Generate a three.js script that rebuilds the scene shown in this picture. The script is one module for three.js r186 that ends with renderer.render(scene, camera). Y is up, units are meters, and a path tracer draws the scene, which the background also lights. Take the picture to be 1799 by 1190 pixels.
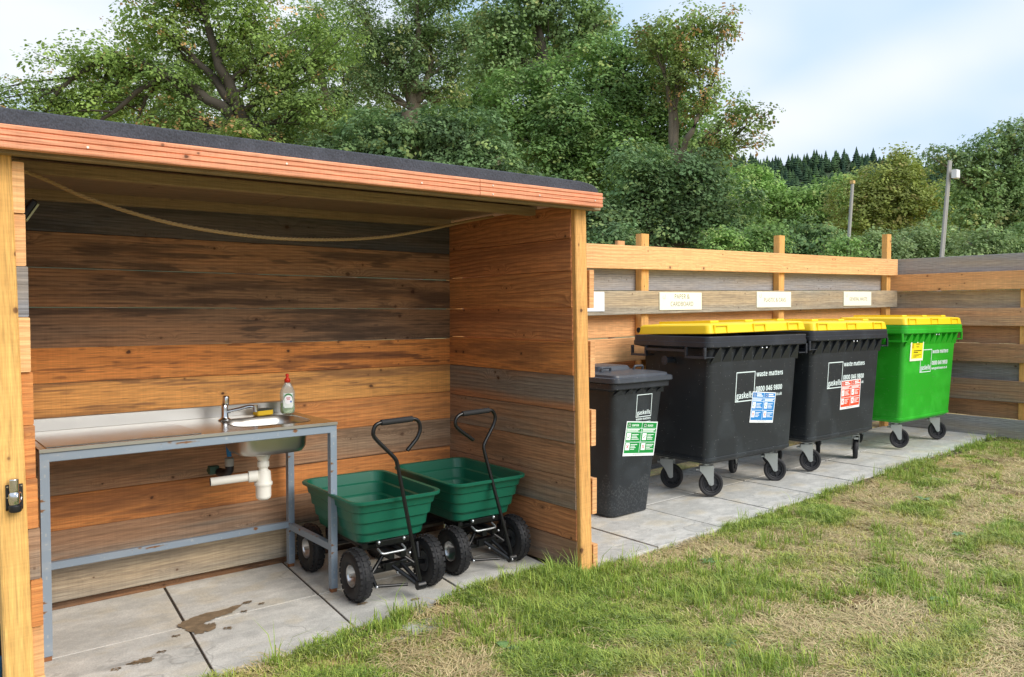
import * as THREE from 'three';
import { mergeGeometries, toCreasedNormals } from 'three/addons/utils/BufferGeometryUtils.js';

// ------------------------------------------------------------------ camera, sky, sun, exposure
const scene = new THREE.Scene();
const FPX = 1392.4, CX = 899.5, CY = 595;                       // focal length and centre in photo pixels
const YAW = 39.137 * Math.PI / 180, PITCH = 1.825 * Math.PI / 180;
const camera = new THREE.PerspectiveCamera(2 * Math.atan(CY / FPX) * 180 / Math.PI, 1024 / 677, 0.05, 4000);
camera.position.set(0, 1.5, 0);
camera.rotation.order = 'YXZ';
camera.rotation.set(-PITCH, -YAW, 0);
scene.add(camera);

const renderer = new THREE.WebGLRenderer({ antialias: true });
renderer.setSize(1024, 677);
renderer.toneMapping = THREE.LinearToneMapping;
renderer.toneMappingExposure = 2.8;
renderer.shadowMap.enabled = true;

// ------------------------------------------------------------------ noise and random
function mulberry(a) { return () => { a |= 0; a = a + 0x6D2B79F5 | 0; let t = Math.imul(a ^ a >>> 15, 1 | a); t = t + Math.imul(t ^ t >>> 7, 61 | t) ^ t; return ((t ^ t >>> 14) >>> 0) / 4294967296; }; }
function h2(x, y, s) { let n = Math.imul(x, 374761393) + Math.imul(y, 668265263) + Math.imul(s, 974634541) | 0; n = Math.imul(n ^ n >>> 13, 1274126177); return ((n ^ n >>> 16) >>> 0) / 4294967296; }
function vn(x, y, s = 1) { const xi = Math.floor(x), yi = Math.floor(y); let fx = x - xi, fy = y - yi; fx = fx * fx * (3 - 2 * fx); fy = fy * fy * (3 - 2 * fy);
  const a = h2(xi, yi, s), b = h2(xi + 1, yi, s), c = h2(xi, yi + 1, s), d = h2(xi + 1, yi + 1, s); return a + (b - a) * fx + (c - a) * fy + (a - b - c + d) * fx * fy; }
function fbm(x, y, s = 1, o = 4) { let v = 0, a = .5, t = 0; for (let i = 0; i < o; i++) { v += a * vn(x, y, s + i * 17); t += a; a *= .5; x *= 2.03; y *= 2.03; } return v / t; }
const sst = (a, b, x) => { x = Math.min(1, Math.max(0, (x - a) / (b - a))); return x * x * (3 - 2 * x); };
const lerp = (a, b, t) => a + (b - a) * t;
const R = mulberry(7);
const rr = (a, b) => a + (b - a) * R();

// sky: thin bright cloud over pale blue, one float texture
{
  const W = 1024, H = 512, d = new Float32Array(W * H * 4), D = 180 / Math.PI;
  for (let j = 0; j < H; j++) for (let i = 0; i < W; i++) {
    const th = ((i + .5) / W - .5) * 2 * Math.PI, el = ((j + .5) / H - .5) * Math.PI;
    const az = Math.atan2(Math.cos(th), -Math.sin(th)) * D, e = el * D;             // degrees right of -z, degrees up
    const cx = Math.cos(th), cz = Math.sin(th), k = 1 / (Math.max(0, Math.sin(el)) + .16);
    let c = fbm(cx * k * 1.3 * Math.cos(el) + 9.2, cz * k * 2.2 * Math.cos(el) + 3.1, 5, 5);
    c = sst(.30, .68, c);
    // the two soft cloud banks over the valley and the blue gap between them
    const l1 = e - (12.5 + (az - 57) * .30), l2 = e - (21 - (az - 60) * .05);
    const inb = Math.exp(-Math.pow((az - 62) / 22, 2));
    c = lerp(c, Math.max(Math.exp(-l1 * l1 / 9), .8 * Math.exp(-Math.pow((az - 53) / 6, 2) - Math.pow((e - 18) / 5, 2)), .25), inb * .8);
    const w = .12 * (fbm(az * .25, e * .6, 31, 4) - .5);
    c = Math.min(1, Math.max(0, c + w));
    const hz = Math.exp(-Math.max(0, e) / 9);
    let r = lerp(.195, .35, c), g = lerp(.275, .366, c), b = lerp(.38, .392, c);
    r = lerp(r, .32, hz * .4); g = lerp(g, .352, hz * .4); b = lerp(b, .39, hz * .4);
    if (e < 0) { const t = Math.min(1, -e / 6); r = lerp(r, .16, t); g = lerp(g, .17, t); b = lerp(b, .14, t); }
    const o = (j * W + i) * 4; d[o] = r; d[o + 1] = g; d[o + 2] = b; d[o + 3] = 1;
  }
  const t = new THREE.DataTexture(d, W, H, THREE.RGBAFormat, THREE.FloatType);
  t.mapping = THREE.EquirectangularReflectionMapping; t.magFilter = t.minFilter = THREE.LinearFilter; t.needsUpdate = true;
  scene.background = t; scene.environment = t;
}
const sun = new THREE.DirectionalLight(0xfff6ea, 1.3);
sun.position.set(5 + 6, 16, 17); sun.target.position.set(5, 0, -3.5);
sun.castShadow = true; sun.shadow.radius = 75; sun.shadow.mapSize.set(2048, 2048);
Object.assign(sun.shadow.camera, { left: -14, right: 14, top: 14, bottom: -14, near: 1, far: 70 });
scene.add(sun, sun.target);

// ------------------------------------------------------------------ helpers
const V = (x, y, z) => new THREE.Vector3(x, y, z);
const FW = V(Math.sin(YAW) * Math.cos(PITCH), -Math.sin(PITCH), -Math.cos(YAW) * Math.cos(PITCH));
const RT = V(Math.cos(YAW), 0, Math.sin(YAW)), UP = RT.clone().cross(FW);
const at = (u, v, d) => V(0, 1.5, 0).addScaledVector(FW, d).addScaledVector(RT, (u - CX) / FPX * d).addScaledVector(UP, (CY - v) / FPX * d);
const used = {};
function numbered(n) { const k = used[n] = (used[n] ?? -1) + 1; return k ? n + '_' + String(k).padStart(3, '0') : n; }
function mesh(name, geo, mat, parent) { const m = new THREE.Mesh(geo, mat); m.name = parent === scene ? numbered(name) : name; m.castShadow = m.receiveShadow = true; parent.add(m); return m; }
function thing(name, label, category, group, pos = [0, 0, 0], turn = 0) { const g = new THREE.Group(); g.name = numbered(name); g.position.set(...pos); g.rotation.y = turn; g.userData = { label, category }; if (group) g.userData.group = group; scene.add(g); return g; }
function part(name, parent) { const g = new THREE.Group(); g.name = name; parent.add(g); return g; }
function std(color, roughness = .7, metalness = 0, extra = {}) { return new THREE.MeshStandardMaterial({ color, roughness, metalness, ...extra }); }
function box(x0, x1, y0, y1, z0, z1, ch = .004) {            // chamfered box from bounds
  const g = slabGeo(x1 - x0, y1 - y0, z1 - z0, ch); g.translate(x0, y0, z0); return g; }
// bar with a chamfered section, long axis x: 28 triangles, uv in metres of board
function slabGeo(L, H, T, ch = .004, uo = 0, vo = 0, flip = 1, dz = 0) {
  const s = [[ch, 0], [H - ch, 0], [H, ch], [H, T - ch], [H - ch, T], [ch, T], [0, T - ch], [0, ch]];   // (y,z)
  const pos = [], uv = []; let per = 0; const P = [0];
  for (let i = 0; i < 8; i++) { const a = s[i], b = s[(i + 1) % 8]; per += Math.hypot(a[0] - b[0], a[1] - b[1]); P.push(per); }
  const base = P[4];
  const put = (x, q, vv) => { pos.push(x, q[0], q[1]); uv.push((x * flip) / 2.6 + uo, vv); };
  for (let i = 0; i < 8; i++) { const a = s[i], b = s[(i + 1) % 8], va = vo - (P[i] - base) / .22 + H / .22, vb = vo - (P[i + 1] - base) / .22 + H / .22;
    put(0, a, va); put(0, b, vb); put(L, b, vb); put(0, a, va); put(L, b, vb); put(L, a, va); }
  for (const e of [0, 1]) { const x = e * L; for (let i = 1; i < 7; i++) { const q = e ? [s[0], s[i + 1], s[i]] : [s[0], s[i], s[i + 1]];
    for (const p of q) { pos.push(x, p[0], p[1]); uv.push(uo + .37 + p[1] * .4, vo + p[0] / .22); } } }
  const g = new THREE.BufferGeometry(); g.setAttribute('position', new THREE.Float32BufferAttribute(pos, 3)); g.setAttribute('uv', new THREE.Float32BufferAttribute(uv, 2));
  // orient outwards: section above runs so that faces may point in; path tracer is two-sided, normals computed flat
  const idx = []; for (let i = 0; i < pos.length / 3; i += 3) idx.push(i, i + 2, i + 1); g.setIndex(idx);
  const n = g.toNonIndexed(); n.computeVertexNormals(); return n;
}
function rrPts(w, d, r, seg = 5) { const p = [], hw = w / 2, hd = d / 2; r = Math.min(r, hw - 1e-4, hd - 1e-4);
  for (const [sx, sz, a0] of [[1, 1, 0], [-1, 1, 90], [-1, -1, 180], [1, -1, 270]]) for (let i = 0; i <= seg; i++) { const a = (a0 + 90 * i / seg) * Math.PI / 180; p.push([sx * (hw - r) + r * Math.cos(a), sz * (hd - r) + r * Math.sin(a)]); }
  return p; }
// loft of rounded rectangles [w,d,y,r,cx,cz]
function loft(rings, { seg = 5, cap0 = false, cap1 = false, crease = .6 } = {}) {
  const pos = []; const rows = rings.map(([w, d, y, r = .03, cx = 0, cz = 0]) => rrPts(w, d, r, seg).map(([x, z]) => [x + cx, y, z + cz]));
  const tri = (a, b, c) => pos.push(...a, ...b, ...c);
  for (let k = 0; k + 1 < rows.length; k++) { const A = rows[k], B = rows[k + 1], n = A.length; for (let i = 0; i < n; i++) { const j = (i + 1) % n; tri(A[i], B[i], B[j]); tri(A[i], B[j], A[j]); } }
  const cap = (row, up) => { const c = row.reduce((s, p) => [s[0] + p[0] / row.length, p[1], s[2] + p[2] / row.length], [0, 0, 0]); for (let i = 0; i < row.length; i++) { const j = (i + 1) % row.length; up ? tri(c, row[j], row[i]) : tri(c, row[i], row[j]); } };
  if (cap0) cap(rows[0], false); if (cap1) cap(rows[rows.length - 1], true);
  const g = new THREE.BufferGeometry(); g.setAttribute('position', new THREE.Float32BufferAttribute(pos, 3)); g.setAttribute('uv', new THREE.Float32BufferAttribute(new Float32Array(pos.length / 3 * 2).map((_, i) => { const v = i >> 1; return i & 1 ? pos[v * 3 + 1] : pos[v * 3] + pos[v * 3 + 2]; }), 2));
  return toCreasedNormals(g, crease);
}
function clean(g) { g = g.index ? g.toNonIndexed() : g; for (const k of Object.keys(g.attributes)) if (!['position', 'normal', 'uv'].includes(k)) g.deleteAttribute(k); if (!g.attributes.normal) g.computeVertexNormals(); if (!g.attributes.uv) g.setAttribute('uv', new THREE.Float32BufferAttribute(new Float32Array(g.attributes.position.count * 2), 2)); return g; }
const join = (...a) => mergeGeometries(a.flat().map(clean));
function tube(pts, r, seg = 24, sides = 10, closed = false, tension = .5) { const c = new THREE.CatmullRomCurve3(pts.map((p) => V(...p)), closed, 'catmullrom', tension); return new THREE.TubeGeometry(c, seg, r, sides, closed); }
function rod(a, b, r, sides = 12, r2 = r) { const A = V(...a), B = V(...b), d = B.clone().sub(A), g = new THREE.CylinderGeometry(r2, r, d.length(), sides); g.translate(0, d.length() / 2, 0); g.applyQuaternion(new THREE.Quaternion().setFromUnitVectors(V(0, 1, 0), d.normalize())); g.translate(A.x, A.y, A.z); return g; }
function lathe(pr, n = 24) { return new THREE.LatheGeometry(pr.map(([x, y]) => new THREE.Vector2(x, y)), n); }
function taperTube(pts, rad, sides = 5) {                       // pts: Vector3[], rad: number[]
  const pos = [], idx = [], n = pts.length;
  for (let i = 0; i < n; i++) { const t = pts[Math.min(n - 1, i + 1)].clone().sub(pts[Math.max(0, i - 1)]).normalize(); const a = Math.abs(t.y) < .9 ? V(0, 1, 0) : V(1, 0, 0); const u = a.cross(t).normalize(), w = t.clone().cross(u);
    for (let k = 0; k < sides; k++) { const q = k / sides * 2 * Math.PI; const p = pts[i].clone().addScaledVector(u, Math.cos(q) * rad[i]).addScaledVector(w, Math.sin(q) * rad[i]); pos.push(p.x, p.y, p.z); } }
  for (let i = 0; i + 1 < n; i++) for (let k = 0; k < sides; k++) { const a = i * sides + k, b = i * sides + (k + 1) % sides; idx.push(a, b, a + sides, b, b + sides, a + sides); }
  const g = new THREE.BufferGeometry(); g.setAttribute('position', new THREE.Float32BufferAttribute(pos, 3)); g.setIndex(idx); g.computeVertexNormals(); g.setAttribute('uv', new THREE.Float32BufferAttribute(new Float32Array(pos.length / 3 * 2), 2)); return g;
}
function dataTex(W, H, fn, srgb = true) { const d = new Uint8Array(W * H * 4); for (let j = 0; j < H; j++) for (let i = 0; i < W; i++) { const c = fn(i, j), o = (j * W + i) * 4; d[o] = Math.max(0, Math.min(255, c[0])); d[o + 1] = Math.max(0, Math.min(255, c[1])); d[o + 2] = Math.max(0, Math.min(255, c[2])); d[o + 3] = 255; }
  const t = new THREE.DataTexture(d, W, H, THREE.RGBAFormat); if (srgb) t.colorSpace = THREE.SRGBColorSpace; t.wrapS = t.wrapT = THREE.MirroredRepeatWrapping; t.magFilter = THREE.LinearFilter; t.minFilter = THREE.LinearMipmapLinearFilter; t.generateMipmaps = true; t.needsUpdate = true; return t; }

// ------------------------------------------------------------------ timber
const grainBump = dataTex(512, 128, (i, j) => { const v = 255 * (.55 * vn(i * .035, j * .7, 91) + .3 * vn(i * .012, j * .22, 92) + .15 * vn(i * .6, j * .5, 93)); return [v, v, v]; }, false);
grainBump.repeat.set(2, 1);
const mix3 = (a, b, t) => [lerp(a[0], b[0], t), lerp(a[1], b[1], t), lerp(a[2], b[2], t)];
// o: base, late (ring colour), rings per metre, ring strength, stain colour and amount, grey colour and amount, knots
function wood(seed, o) {
  const rnd = mulberry(seed * 7919 + 13), W = 1024, H = 112, K = [];
  for (let i = 0; i < (o.knots ?? 4); i++) K.push([rnd() * 2.6, .02 + rnd() * .18, .004 + rnd() * rnd() * .011, .6 + rnd() * 1.3, .5 + .5 * rnd()]);
  const rings = o.rings ?? 55, ra = o.ring ?? .5, tilt = (rnd() - .5) * .03;
  const t = dataTex(W, H, (i, j) => {
    const u = i / W * 2.6, v = j / H * .22;
    let q = (v + u * tilt) * rings + 2.6 * vn(u * .55 + 3, v * 5, seed) + .9 * vn(u * 1.7, v * 11, seed + 3) + .18 * vn(u * 9, v * 40, seed + 4);
    let kn = 0, halo = 0;
    for (const [ku, kv, kr, ka, kd] of K) { const dx = (u - ku) / (kr * 7), dy = (v - kv) / (kr * 2.4), e = dx * dx + dy * dy; if (e < 12) q += ka * 4 * Math.exp(-e * .6); const ex = (u - ku) / (kr * 1.25), ey = (v - kv) / kr, ee = ex * ex + ey * ey; if (ee < 9) { const wob = .45 + 1.1 * vn(u * 90, v * 110, seed + 9); kn = Math.max(kn, kd * (1 - sst(.35, 1.4, ee * wob))); halo = Math.max(halo, kd * Math.exp(-ee * .3)); } }
    const f = q - Math.floor(q), ring = f < .82 ? Math.pow(f / .82, 2.4) : 1 - (f - .82) / .18;
    const fib = vn(u * 22, v * 520, seed + 5), fib2 = vn(u * 5, v * 160, seed + 6);
    let c = mix3(o.base, o.late, ring * ra * (.55 + .9 * vn(u * .8, v * 9, seed + 7)));
    c = mix3(c, o.late, .35 * sst(.45, .8, fbm(u * .7 + 5, v * 6, seed + 8, 3)));
    if (o.gray) { const g = o.grayAmt * sst(.28, .68, fbm(u * .9, v * 9 + 4, seed + 11, 4) + (o.gband ? .35 * (v / .22 - .5) : 0)); c = mix3(c, mix3(o.gray, [o.gray[0] * .72, o.gray[1] * .72, o.gray[2] * .74], ring * .7), g); }
    if (o.stain) { const n1 = fbm(u * 1.5 + 7, v * 20, seed + 12, 5), n2 = vn(u * 4, v * 75, seed + 13); const n3 = fbm(u * 6, v * 46, seed + 18, 4); const s = o.stainAmt * Math.max(sst(.52, .74, n1) * (.45 + .8 * n3), .85 * sst(.56, .74, n3) * sst(.36, .56, n1), .8 * sst(.66, .9, n2) * sst(.40, .58, n1), .5 * sst(.80, .96, vn(u * 11, v * 120, seed + 15))); c = mix3(c, o.stain, Math.min(.92, s)); }
    c = mix3(c, [60, 34, 20], Math.min(.95, kn * .6 + halo * .25));
    const saw = 1 + .05 * (vn(u * 260, v * 3, seed + 14) - .5), m = (.84 + .2 * fib + .12 * fib2) * saw;
    return [c[0] * m, c[1] * m, c[2] * m];
  });
  return std(0xffffff, .82, 0, { map: t, bumpMap: grainBump, bumpScale: .0016 });
}
const WD = {
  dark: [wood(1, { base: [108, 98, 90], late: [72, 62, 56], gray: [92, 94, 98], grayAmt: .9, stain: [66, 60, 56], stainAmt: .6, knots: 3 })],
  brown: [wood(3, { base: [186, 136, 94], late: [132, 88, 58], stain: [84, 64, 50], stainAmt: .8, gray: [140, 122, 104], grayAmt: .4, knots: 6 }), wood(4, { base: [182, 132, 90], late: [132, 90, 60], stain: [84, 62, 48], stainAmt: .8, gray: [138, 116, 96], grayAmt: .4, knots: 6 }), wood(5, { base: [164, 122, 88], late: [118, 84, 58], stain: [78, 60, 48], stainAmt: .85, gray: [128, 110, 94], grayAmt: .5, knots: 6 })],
  orange: [wood(6, { base: [224, 148, 78], late: [190, 108, 50], ring: .4, stain: [104, 64, 40], stainAmt: .9, knots: 8 }), wood(7, { base: [224, 162, 92], late: [194, 124, 62], ring: .3, stain: [130, 92, 62], stainAmt: .8, knots: 6 }), wood(8, { base: [216, 146, 84], late: [164, 94, 48], ring: .5, stain: [130, 90, 62], stainAmt: .5, rings: 34, knots: 3 }), wood(9, { base: [216, 146, 82], late: [172, 102, 52], ring: .5, stain: [124, 80, 52], stainAmt: .6, rings: 38, knots: 5 })],
  clean: [wood(10, { base: [206, 138, 86], late: [140, 80, 46], ring: .6, rings: 38, knots: 3, stain: [128, 84, 58], stainAmt: .35 }), wood(11, { base: [212, 144, 86], late: [148, 86, 48], ring: .6, rings: 28, knots: 3, stain: [128, 84, 58], stainAmt: .3 }), wood(12, { base: [198, 134, 86], late: [140, 84, 52], ring: .55, rings: 44, stain: [124, 84, 60], stainAmt: .45, knots: 4 })],
  tan: [wood(13, { base: [232, 182, 126], late: [206, 144, 90], ring: .5, rings: 40, knots: 6 }), wood(14, { base: [224, 172, 118], late: [194, 134, 86], ring: .5, rings: 50, knots: 5 }), wood(15, { base: [214, 158, 112], late: [178, 120, 80], ring: .45, rings: 44, gray: [182, 164, 140], grayAmt: .5, knots: 7, stain: [150, 108, 76], stainAmt: .35 })],
  gray: [wood(16, { base: [168, 156, 142], late: [132, 122, 112], gray: [162, 160, 160], grayAmt: .95, knots: 5, ring: .4 }), wood(17, { base: [178, 160, 132], late: [138, 118, 96], gray: [166, 160, 146], grayAmt: .85, stain: [124, 112, 98], stainAmt: .5, knots: 6, ring: .35 }), wood(18, { base: [150, 138, 126], late: [114, 106, 100], gray: [140, 140, 144], grayAmt: .95, stain: [100, 94, 90], stainAmt: .45, knots: 6, ring: .4 })],
  mix: [wood(19, { base: [180, 126, 88], late: [126, 84, 58], gray: [140, 128, 116], grayAmt: .95, gband: true, knots: 5, ring: .5, rings: 36 }), wood(20, { base: [164, 126, 96], late: [118, 88, 66], gray: [144, 132, 118], grayAmt: .9, knots: 6, ring: .45, rings: 36 }), wood(21, { base: [178, 132, 96], late: [134, 94, 66], gray: [150, 136, 116], grayAmt: .6, knots: 6, ring: .4, stain: [108, 84, 64], stainAmt: .55 })],
  post: [wood(22, { base: [224, 178, 104], late: [198, 144, 74], ring: .25, rings: 22, knots: 7 }), wood(23, { base: [222, 170, 100], late: [194, 136, 72], ring: .3, rings: 26, knots: 5 })],
  deck: [wood(24, { base: [226, 160, 124], late: [206, 134, 98], ring: .3, rings: 30, knots: 6, stain: [184, 116, 84], stainAmt: .4 })],
  ply: [wood(25, { base: [140, 120, 100], late: [118, 98, 78], ring: .3, rings: 14, knots: 1, stain: [120, 96, 74], stainAmt: .4 })],
  beam: [wood(26, { base: [156, 136, 104], late: [130, 106, 74], ring: .3, rings: 26, knots: 4 })],
};
// a plank between two points along its lower back edge; thick and tall in metres; normal to the side given by turn
function plank(parent, mat, a, L, H, T, turn = 0, tilt = 0, name = 'plank', ch = .003) {
  const g = slabGeo(L, H, T, ch, rr(0, Math.max(.02, 1 - L / 2.6)), rr(0, .1), R() < .5 ? 1 : -1); const m = mesh(name, g, mat, parent); m.position.set(...a); m.rotation.order = 'YZX'; m.rotation.y = turn; m.rotation.z = tilt; return m; }
const upright = (parent, mat, x0, x1, y0, y1, z0, z1, name = 'post') => { const g = slabGeo(y1 - y0, x1 - x0, z1 - z0, .005, rr(0, .3), rr(0, .4)); g.rotateZ(Math.PI / 2); g.translate(x1 - x0, 0, 0); const m = mesh(name, g, mat, parent); m.position.set(x0, y0, z0); return m; };

// ------------------------------------------------------------------ ground
const RAMP = .014, floorY = (x) => RAMP * Math.max(0, x - 3.2);
const edgePts = [[-60, -3.2], [.2, -3.15], [1.12, -3.17], [1.4, -3.22], [1.86, -3.32], [2.3, -3.37], [2.84, -3.41], [3.06, -3.31], [3.3, -3.29], [4.4, -3.30], [5.66, -3.36], [7.75, -3.44], [10.1, -3.50], [60, -3.6]];
function edgeZ(x) { for (let i = 1; i < edgePts.length; i++) if (x <= edgePts[i][0]) { const [a, za] = edgePts[i - 1], [b, zb] = edgePts[i]; return lerp(za, zb, (x - a) / (b - a)); } return -3.6; }
const inShed = (x) => sst(.3, .9, x) * (1 - sst(3.0, 3.2, x));
function groundY(x, z) { let y = floorY(Math.min(x, 14)) - .028 + .035 * (fbm(x * 1.7, z * 1.7, 41, 3) - .5) + .012 * (vn(x * 9, z * 9, 44) - .5);
  const e = z - edgeZ(x); y += inShed(x) * .052 * Math.exp(-Math.max(0, e) * 4); y += .02 * sst(5.5, 7.5, x) * Math.exp(-Math.max(0, e) * 5); return y; }
{
  const axis = (a, b, s, far) => { const v = []; let p = a, d = s; while (p > -far) { d *= 1.35; p -= d; v.unshift(p); } for (let q = a; q < b; q += s) v.push(q); p = b; d = s; v.push(b); while (p < far) { d *= 1.35; p += d; v.push(p); } return v; };
  const xs = axis(-.4, 10.9, .045, 1500), zs = axis(-4.2, .2, .045, 1500), pos = [], uv = [], col = [], idx = [];
  for (const z of zs) for (const x of xs) {
    const inPave = z < edgeZ(x) + .012 && z > -4.75 && x > .28 && x < 10.05; const far = Math.hypot(x - 4, z + 3) > 14;
    const y = inPave ? -.09 : far ? -.06 : groundY(x, z); pos.push(x, y, z); uv.push(x / 3, z / 3);
  }
  const nx = xs.length; for (let j = 0; j + 1 < zs.length; j++) for (let i = 0; i + 1 < nx; i++) { const a = j * nx + i; idx.push(a, a + nx, a + 1, a + 1, a + nx, a + nx + 1); }
  const g = new THREE.BufferGeometry(); g.setAttribute('position', new THREE.Float32BufferAttribute(pos, 3)); g.setAttribute('uv', new THREE.Float32BufferAttribute(uv, 2)); g.setIndex(idx); g.computeVertexNormals();
  const t = dataTex(1024, 1024, (i, j) => { const x = i / 1024 * 3, z = j / 1024 * 3; const a = fbm(x * 3, z * 3, 51, 5), f = vn(x * 90, z * 90, 52), s = vn(x * 40 + 3 * vn(x * 8, z * 8, 54), z * 180, 53); let c = mix3([134, 110, 74], [178, 156, 106], sst(.35, .65, a)); c = mix3(c, [126, 136, 60], .5 * sst(.5, .7, fbm(x * 5 + 8, z * 5, 55, 4))); const m = .7 + .35 * f + .2 * s; return [c[0] * m, c[1] * m, c[2] * m]; });
  const m = mesh('ground', g, std(0xffffff, .95, 0, { map: t, bumpMap: t, bumpScale: .01 }), scene); m.userData = { kind: 'structure', label: 'dry lawn soil sheet reaching to the horizon' };
}
// paving: two rows of square stone flags, joints open
{
  const pv = part('paving', scene); pv.userData = { kind: 'structure', label: 'pale grey stone flag paving under shelter and bins' };
  const tex = [0, 1, 2, 3].map((k) => dataTex(384, 384, (i, j) => { const x = i / 384, z = j / 384; const a = fbm(x * 4 + k * 7, z * 7, 61 + k, 5), b = fbm(x * 14, z * 22, 71 + k, 3), f = vn(x * 190, z * 190, 81 + k); let c = mix3([184, 183, 177], [205, 203, 196], sst(.25, .75, a)); c = mix3(c, [196, 182, 154], .35 * sst(.5, .72, fbm(x * 3 + 2, z * 5, 65 + k, 4))); c = mix3(c, [166, 166, 162], .4 * sst(.55, .75, fbm(x * 2.5, z * 6 + 9, 68 + k, 4))); const crack = sst(.02, .0, Math.abs(fbm(x * 2 + 5, z * 3, 77 + k, 4) - .5)) * .12 * sst(.5, .6, vn(x * 3, z * 3, 79 + k)); const m = (.88 + .12 * b + .13 * f) * (1 - crack); return [c[0] * m, c[1] * m, c[2] * m]; }));
  const mats = tex.map((t) => std(0xffffff, .78, 0, { map: t, bumpMap: t, bumpScale: .004 }));
  const flag = (x0, x1, z0, z1, skew, shift) => {
    const g0 = x0 > 3.1 ? .009 : .006, sx = (z) => -skew * (z + 4.55) + shift, y = floorY((x0 + x1) / 2) + rr(-.002, .002), th = .045, pos = [], uv = [], tl = rr(-.002, .002);
    const q = [[x0 + g0 + sx(z1), z1 - g0], [x1 - g0 + sx(z1), z1 - g0], [x1 - g0 + sx(z0), z0 + g0], [x0 + g0 + sx(z0), z0 + g0]];
    const yy = (x) => floorY(x) + y - floorY((x0 + x1) / 2) + tl * (x - x0), c = .002, inn = q.map(([x, z]) => [x + Math.sign((x0 + x1) / 2 + sx(z) - x) * c, z + Math.sign((z0 + z1) / 2 - z) * c]);
    const tri = (...p) => { for (const v of p) { pos.push(v[0], v[1], v[2]); uv.push(v[0] / .66 * .97, v[2] / .66 * .97); } }, T = inn.map(([x, z]) => [x, yy(x), z]), M = q.map(([x, z]) => [x, yy(x) - c, z]), B = q.map(([x, z]) => [x, yy(x) - th, z]);
    tri(T[0], T[1], T[2]); tri(T[0], T[2], T[3]); for (let i = 0; i < 4; i++) { const j = (i + 1) % 4; tri(M[i], M[j], T[j]); tri(M[i], T[j], T[i]); tri(B[i], B[j], M[j]); tri(B[i], M[j], M[i]); }
    const g = new THREE.BufferGeometry(); g.setAttribute('position', new THREE.Float32BufferAttribute(pos, 3)); g.setAttribute('uv', new THREE.Float32BufferAttribute(uv, 2)); g.computeVertexNormals(); mesh('flagstone', g, mats[Math.floor(R() * 4)], pv);
  };
  for (const [x0, x1] of [[.52, 1.235], [1.235, 1.915], [1.915, 2.60], [2.60, 3.24]]) for (const [z0, z1] of [[-4.545, -3.895], [-3.895, -3.12]]) flag(x0, x1, z0, z1, .115, 0);
  for (let x = 3.20, k = 0; x < 10; x += .68, k++) { const x1 = Math.min(10.02, x + .68), zf = edgeZ((x + x1) / 2) + .01; for (const [z0, z1] of [[-4.72, -4.05], [-4.05, zf]]) flag(x, x1, z0, z1, 0, 0); }
  // bedding under the joints
  for (const [x0, x1, z0, z1, k] of [[.55, 3.19, -4.54, -3.22, 0], [3.22, 10, -4.7, -3.37, RAMP]]) { const bed = new THREE.PlaneGeometry(x1 - x0, z1 - z0); bed.rotateX(-Math.PI / 2); bed.translate((x1 - x0) / 2, 0, 0); const m = mesh('joint_bed', bed, std(0x3a3128, 1), pv); m.position.set(x0, -.0065, (z0 + z1) / 2); m.rotation.z = Math.atan(k); }
  // damp mud lying in two places
  const mud = std(0xffffff, .85, 0, { map: dataTex(256, 256, (i, j) => { const v = .75 + .5 * fbm(i * .05, j * .05, 12, 5) * (.6 + .5 * h2(i, j, 2)); return [134 * v, 114 * v, 88 * v]; }) }); mud.map.repeat.set(3, 3);
  for (const [pts, nm] of [[[[1.13, -3.93], [1.20, -3.98], [1.32, -3.995], [1.46, -4.0], [1.40, -3.93], [1.30, -3.90], [1.235, -3.87], [1.27, -3.80], [1.22, -3.765], [1.17, -3.755], [1.14, -3.83]], 'mud_patch'], ...[[1.50, -4.01, .02], [1.30, -3.74, .018], [1.26, -3.84, .012], [1.08, -3.80, .013], [1.44, -3.90, .014], [.98, -3.66, .012], [.78, -3.60, .014], [1.55, -3.95, .009], [1.95, -3.62, .02], [2.2, -3.5, .015]].map(([x, z, r]) => [[0, 1, 2, 3, 4, 5].map((k) => [x + Math.cos(k * 1.047) * r * rr(.5, 1.5), z + Math.sin(k * 1.047) * r * rr(.3, .9)]), 'mud_patch']), [[[.83, -3.62], [.87, -3.64], [.93, -3.63], [.935, -3.60], [.88, -3.595]], 'mud_patch']]) {
    const s = new THREE.Shape(); const c = new THREE.CatmullRomCurve3(pts.map(([x, z]) => V(x, -z, 0)), true).getPoints(110); c.forEach((p, i) => { const k = .030 * (fbm(i * .45, 3, 5, 3) - .5), k2 = .030 * (fbm(i * .45, 9, 6, 3) - .5); i ? s.lineTo(p.x + k, p.y + k2) : s.moveTo(p.x + k, p.y + k2); });
    const g = new THREE.ShapeGeometry(s); g.rotateX(-Math.PI / 2); g.translate(0, .0045, 0); mesh(nm, g, mud, pv); }
}

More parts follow.
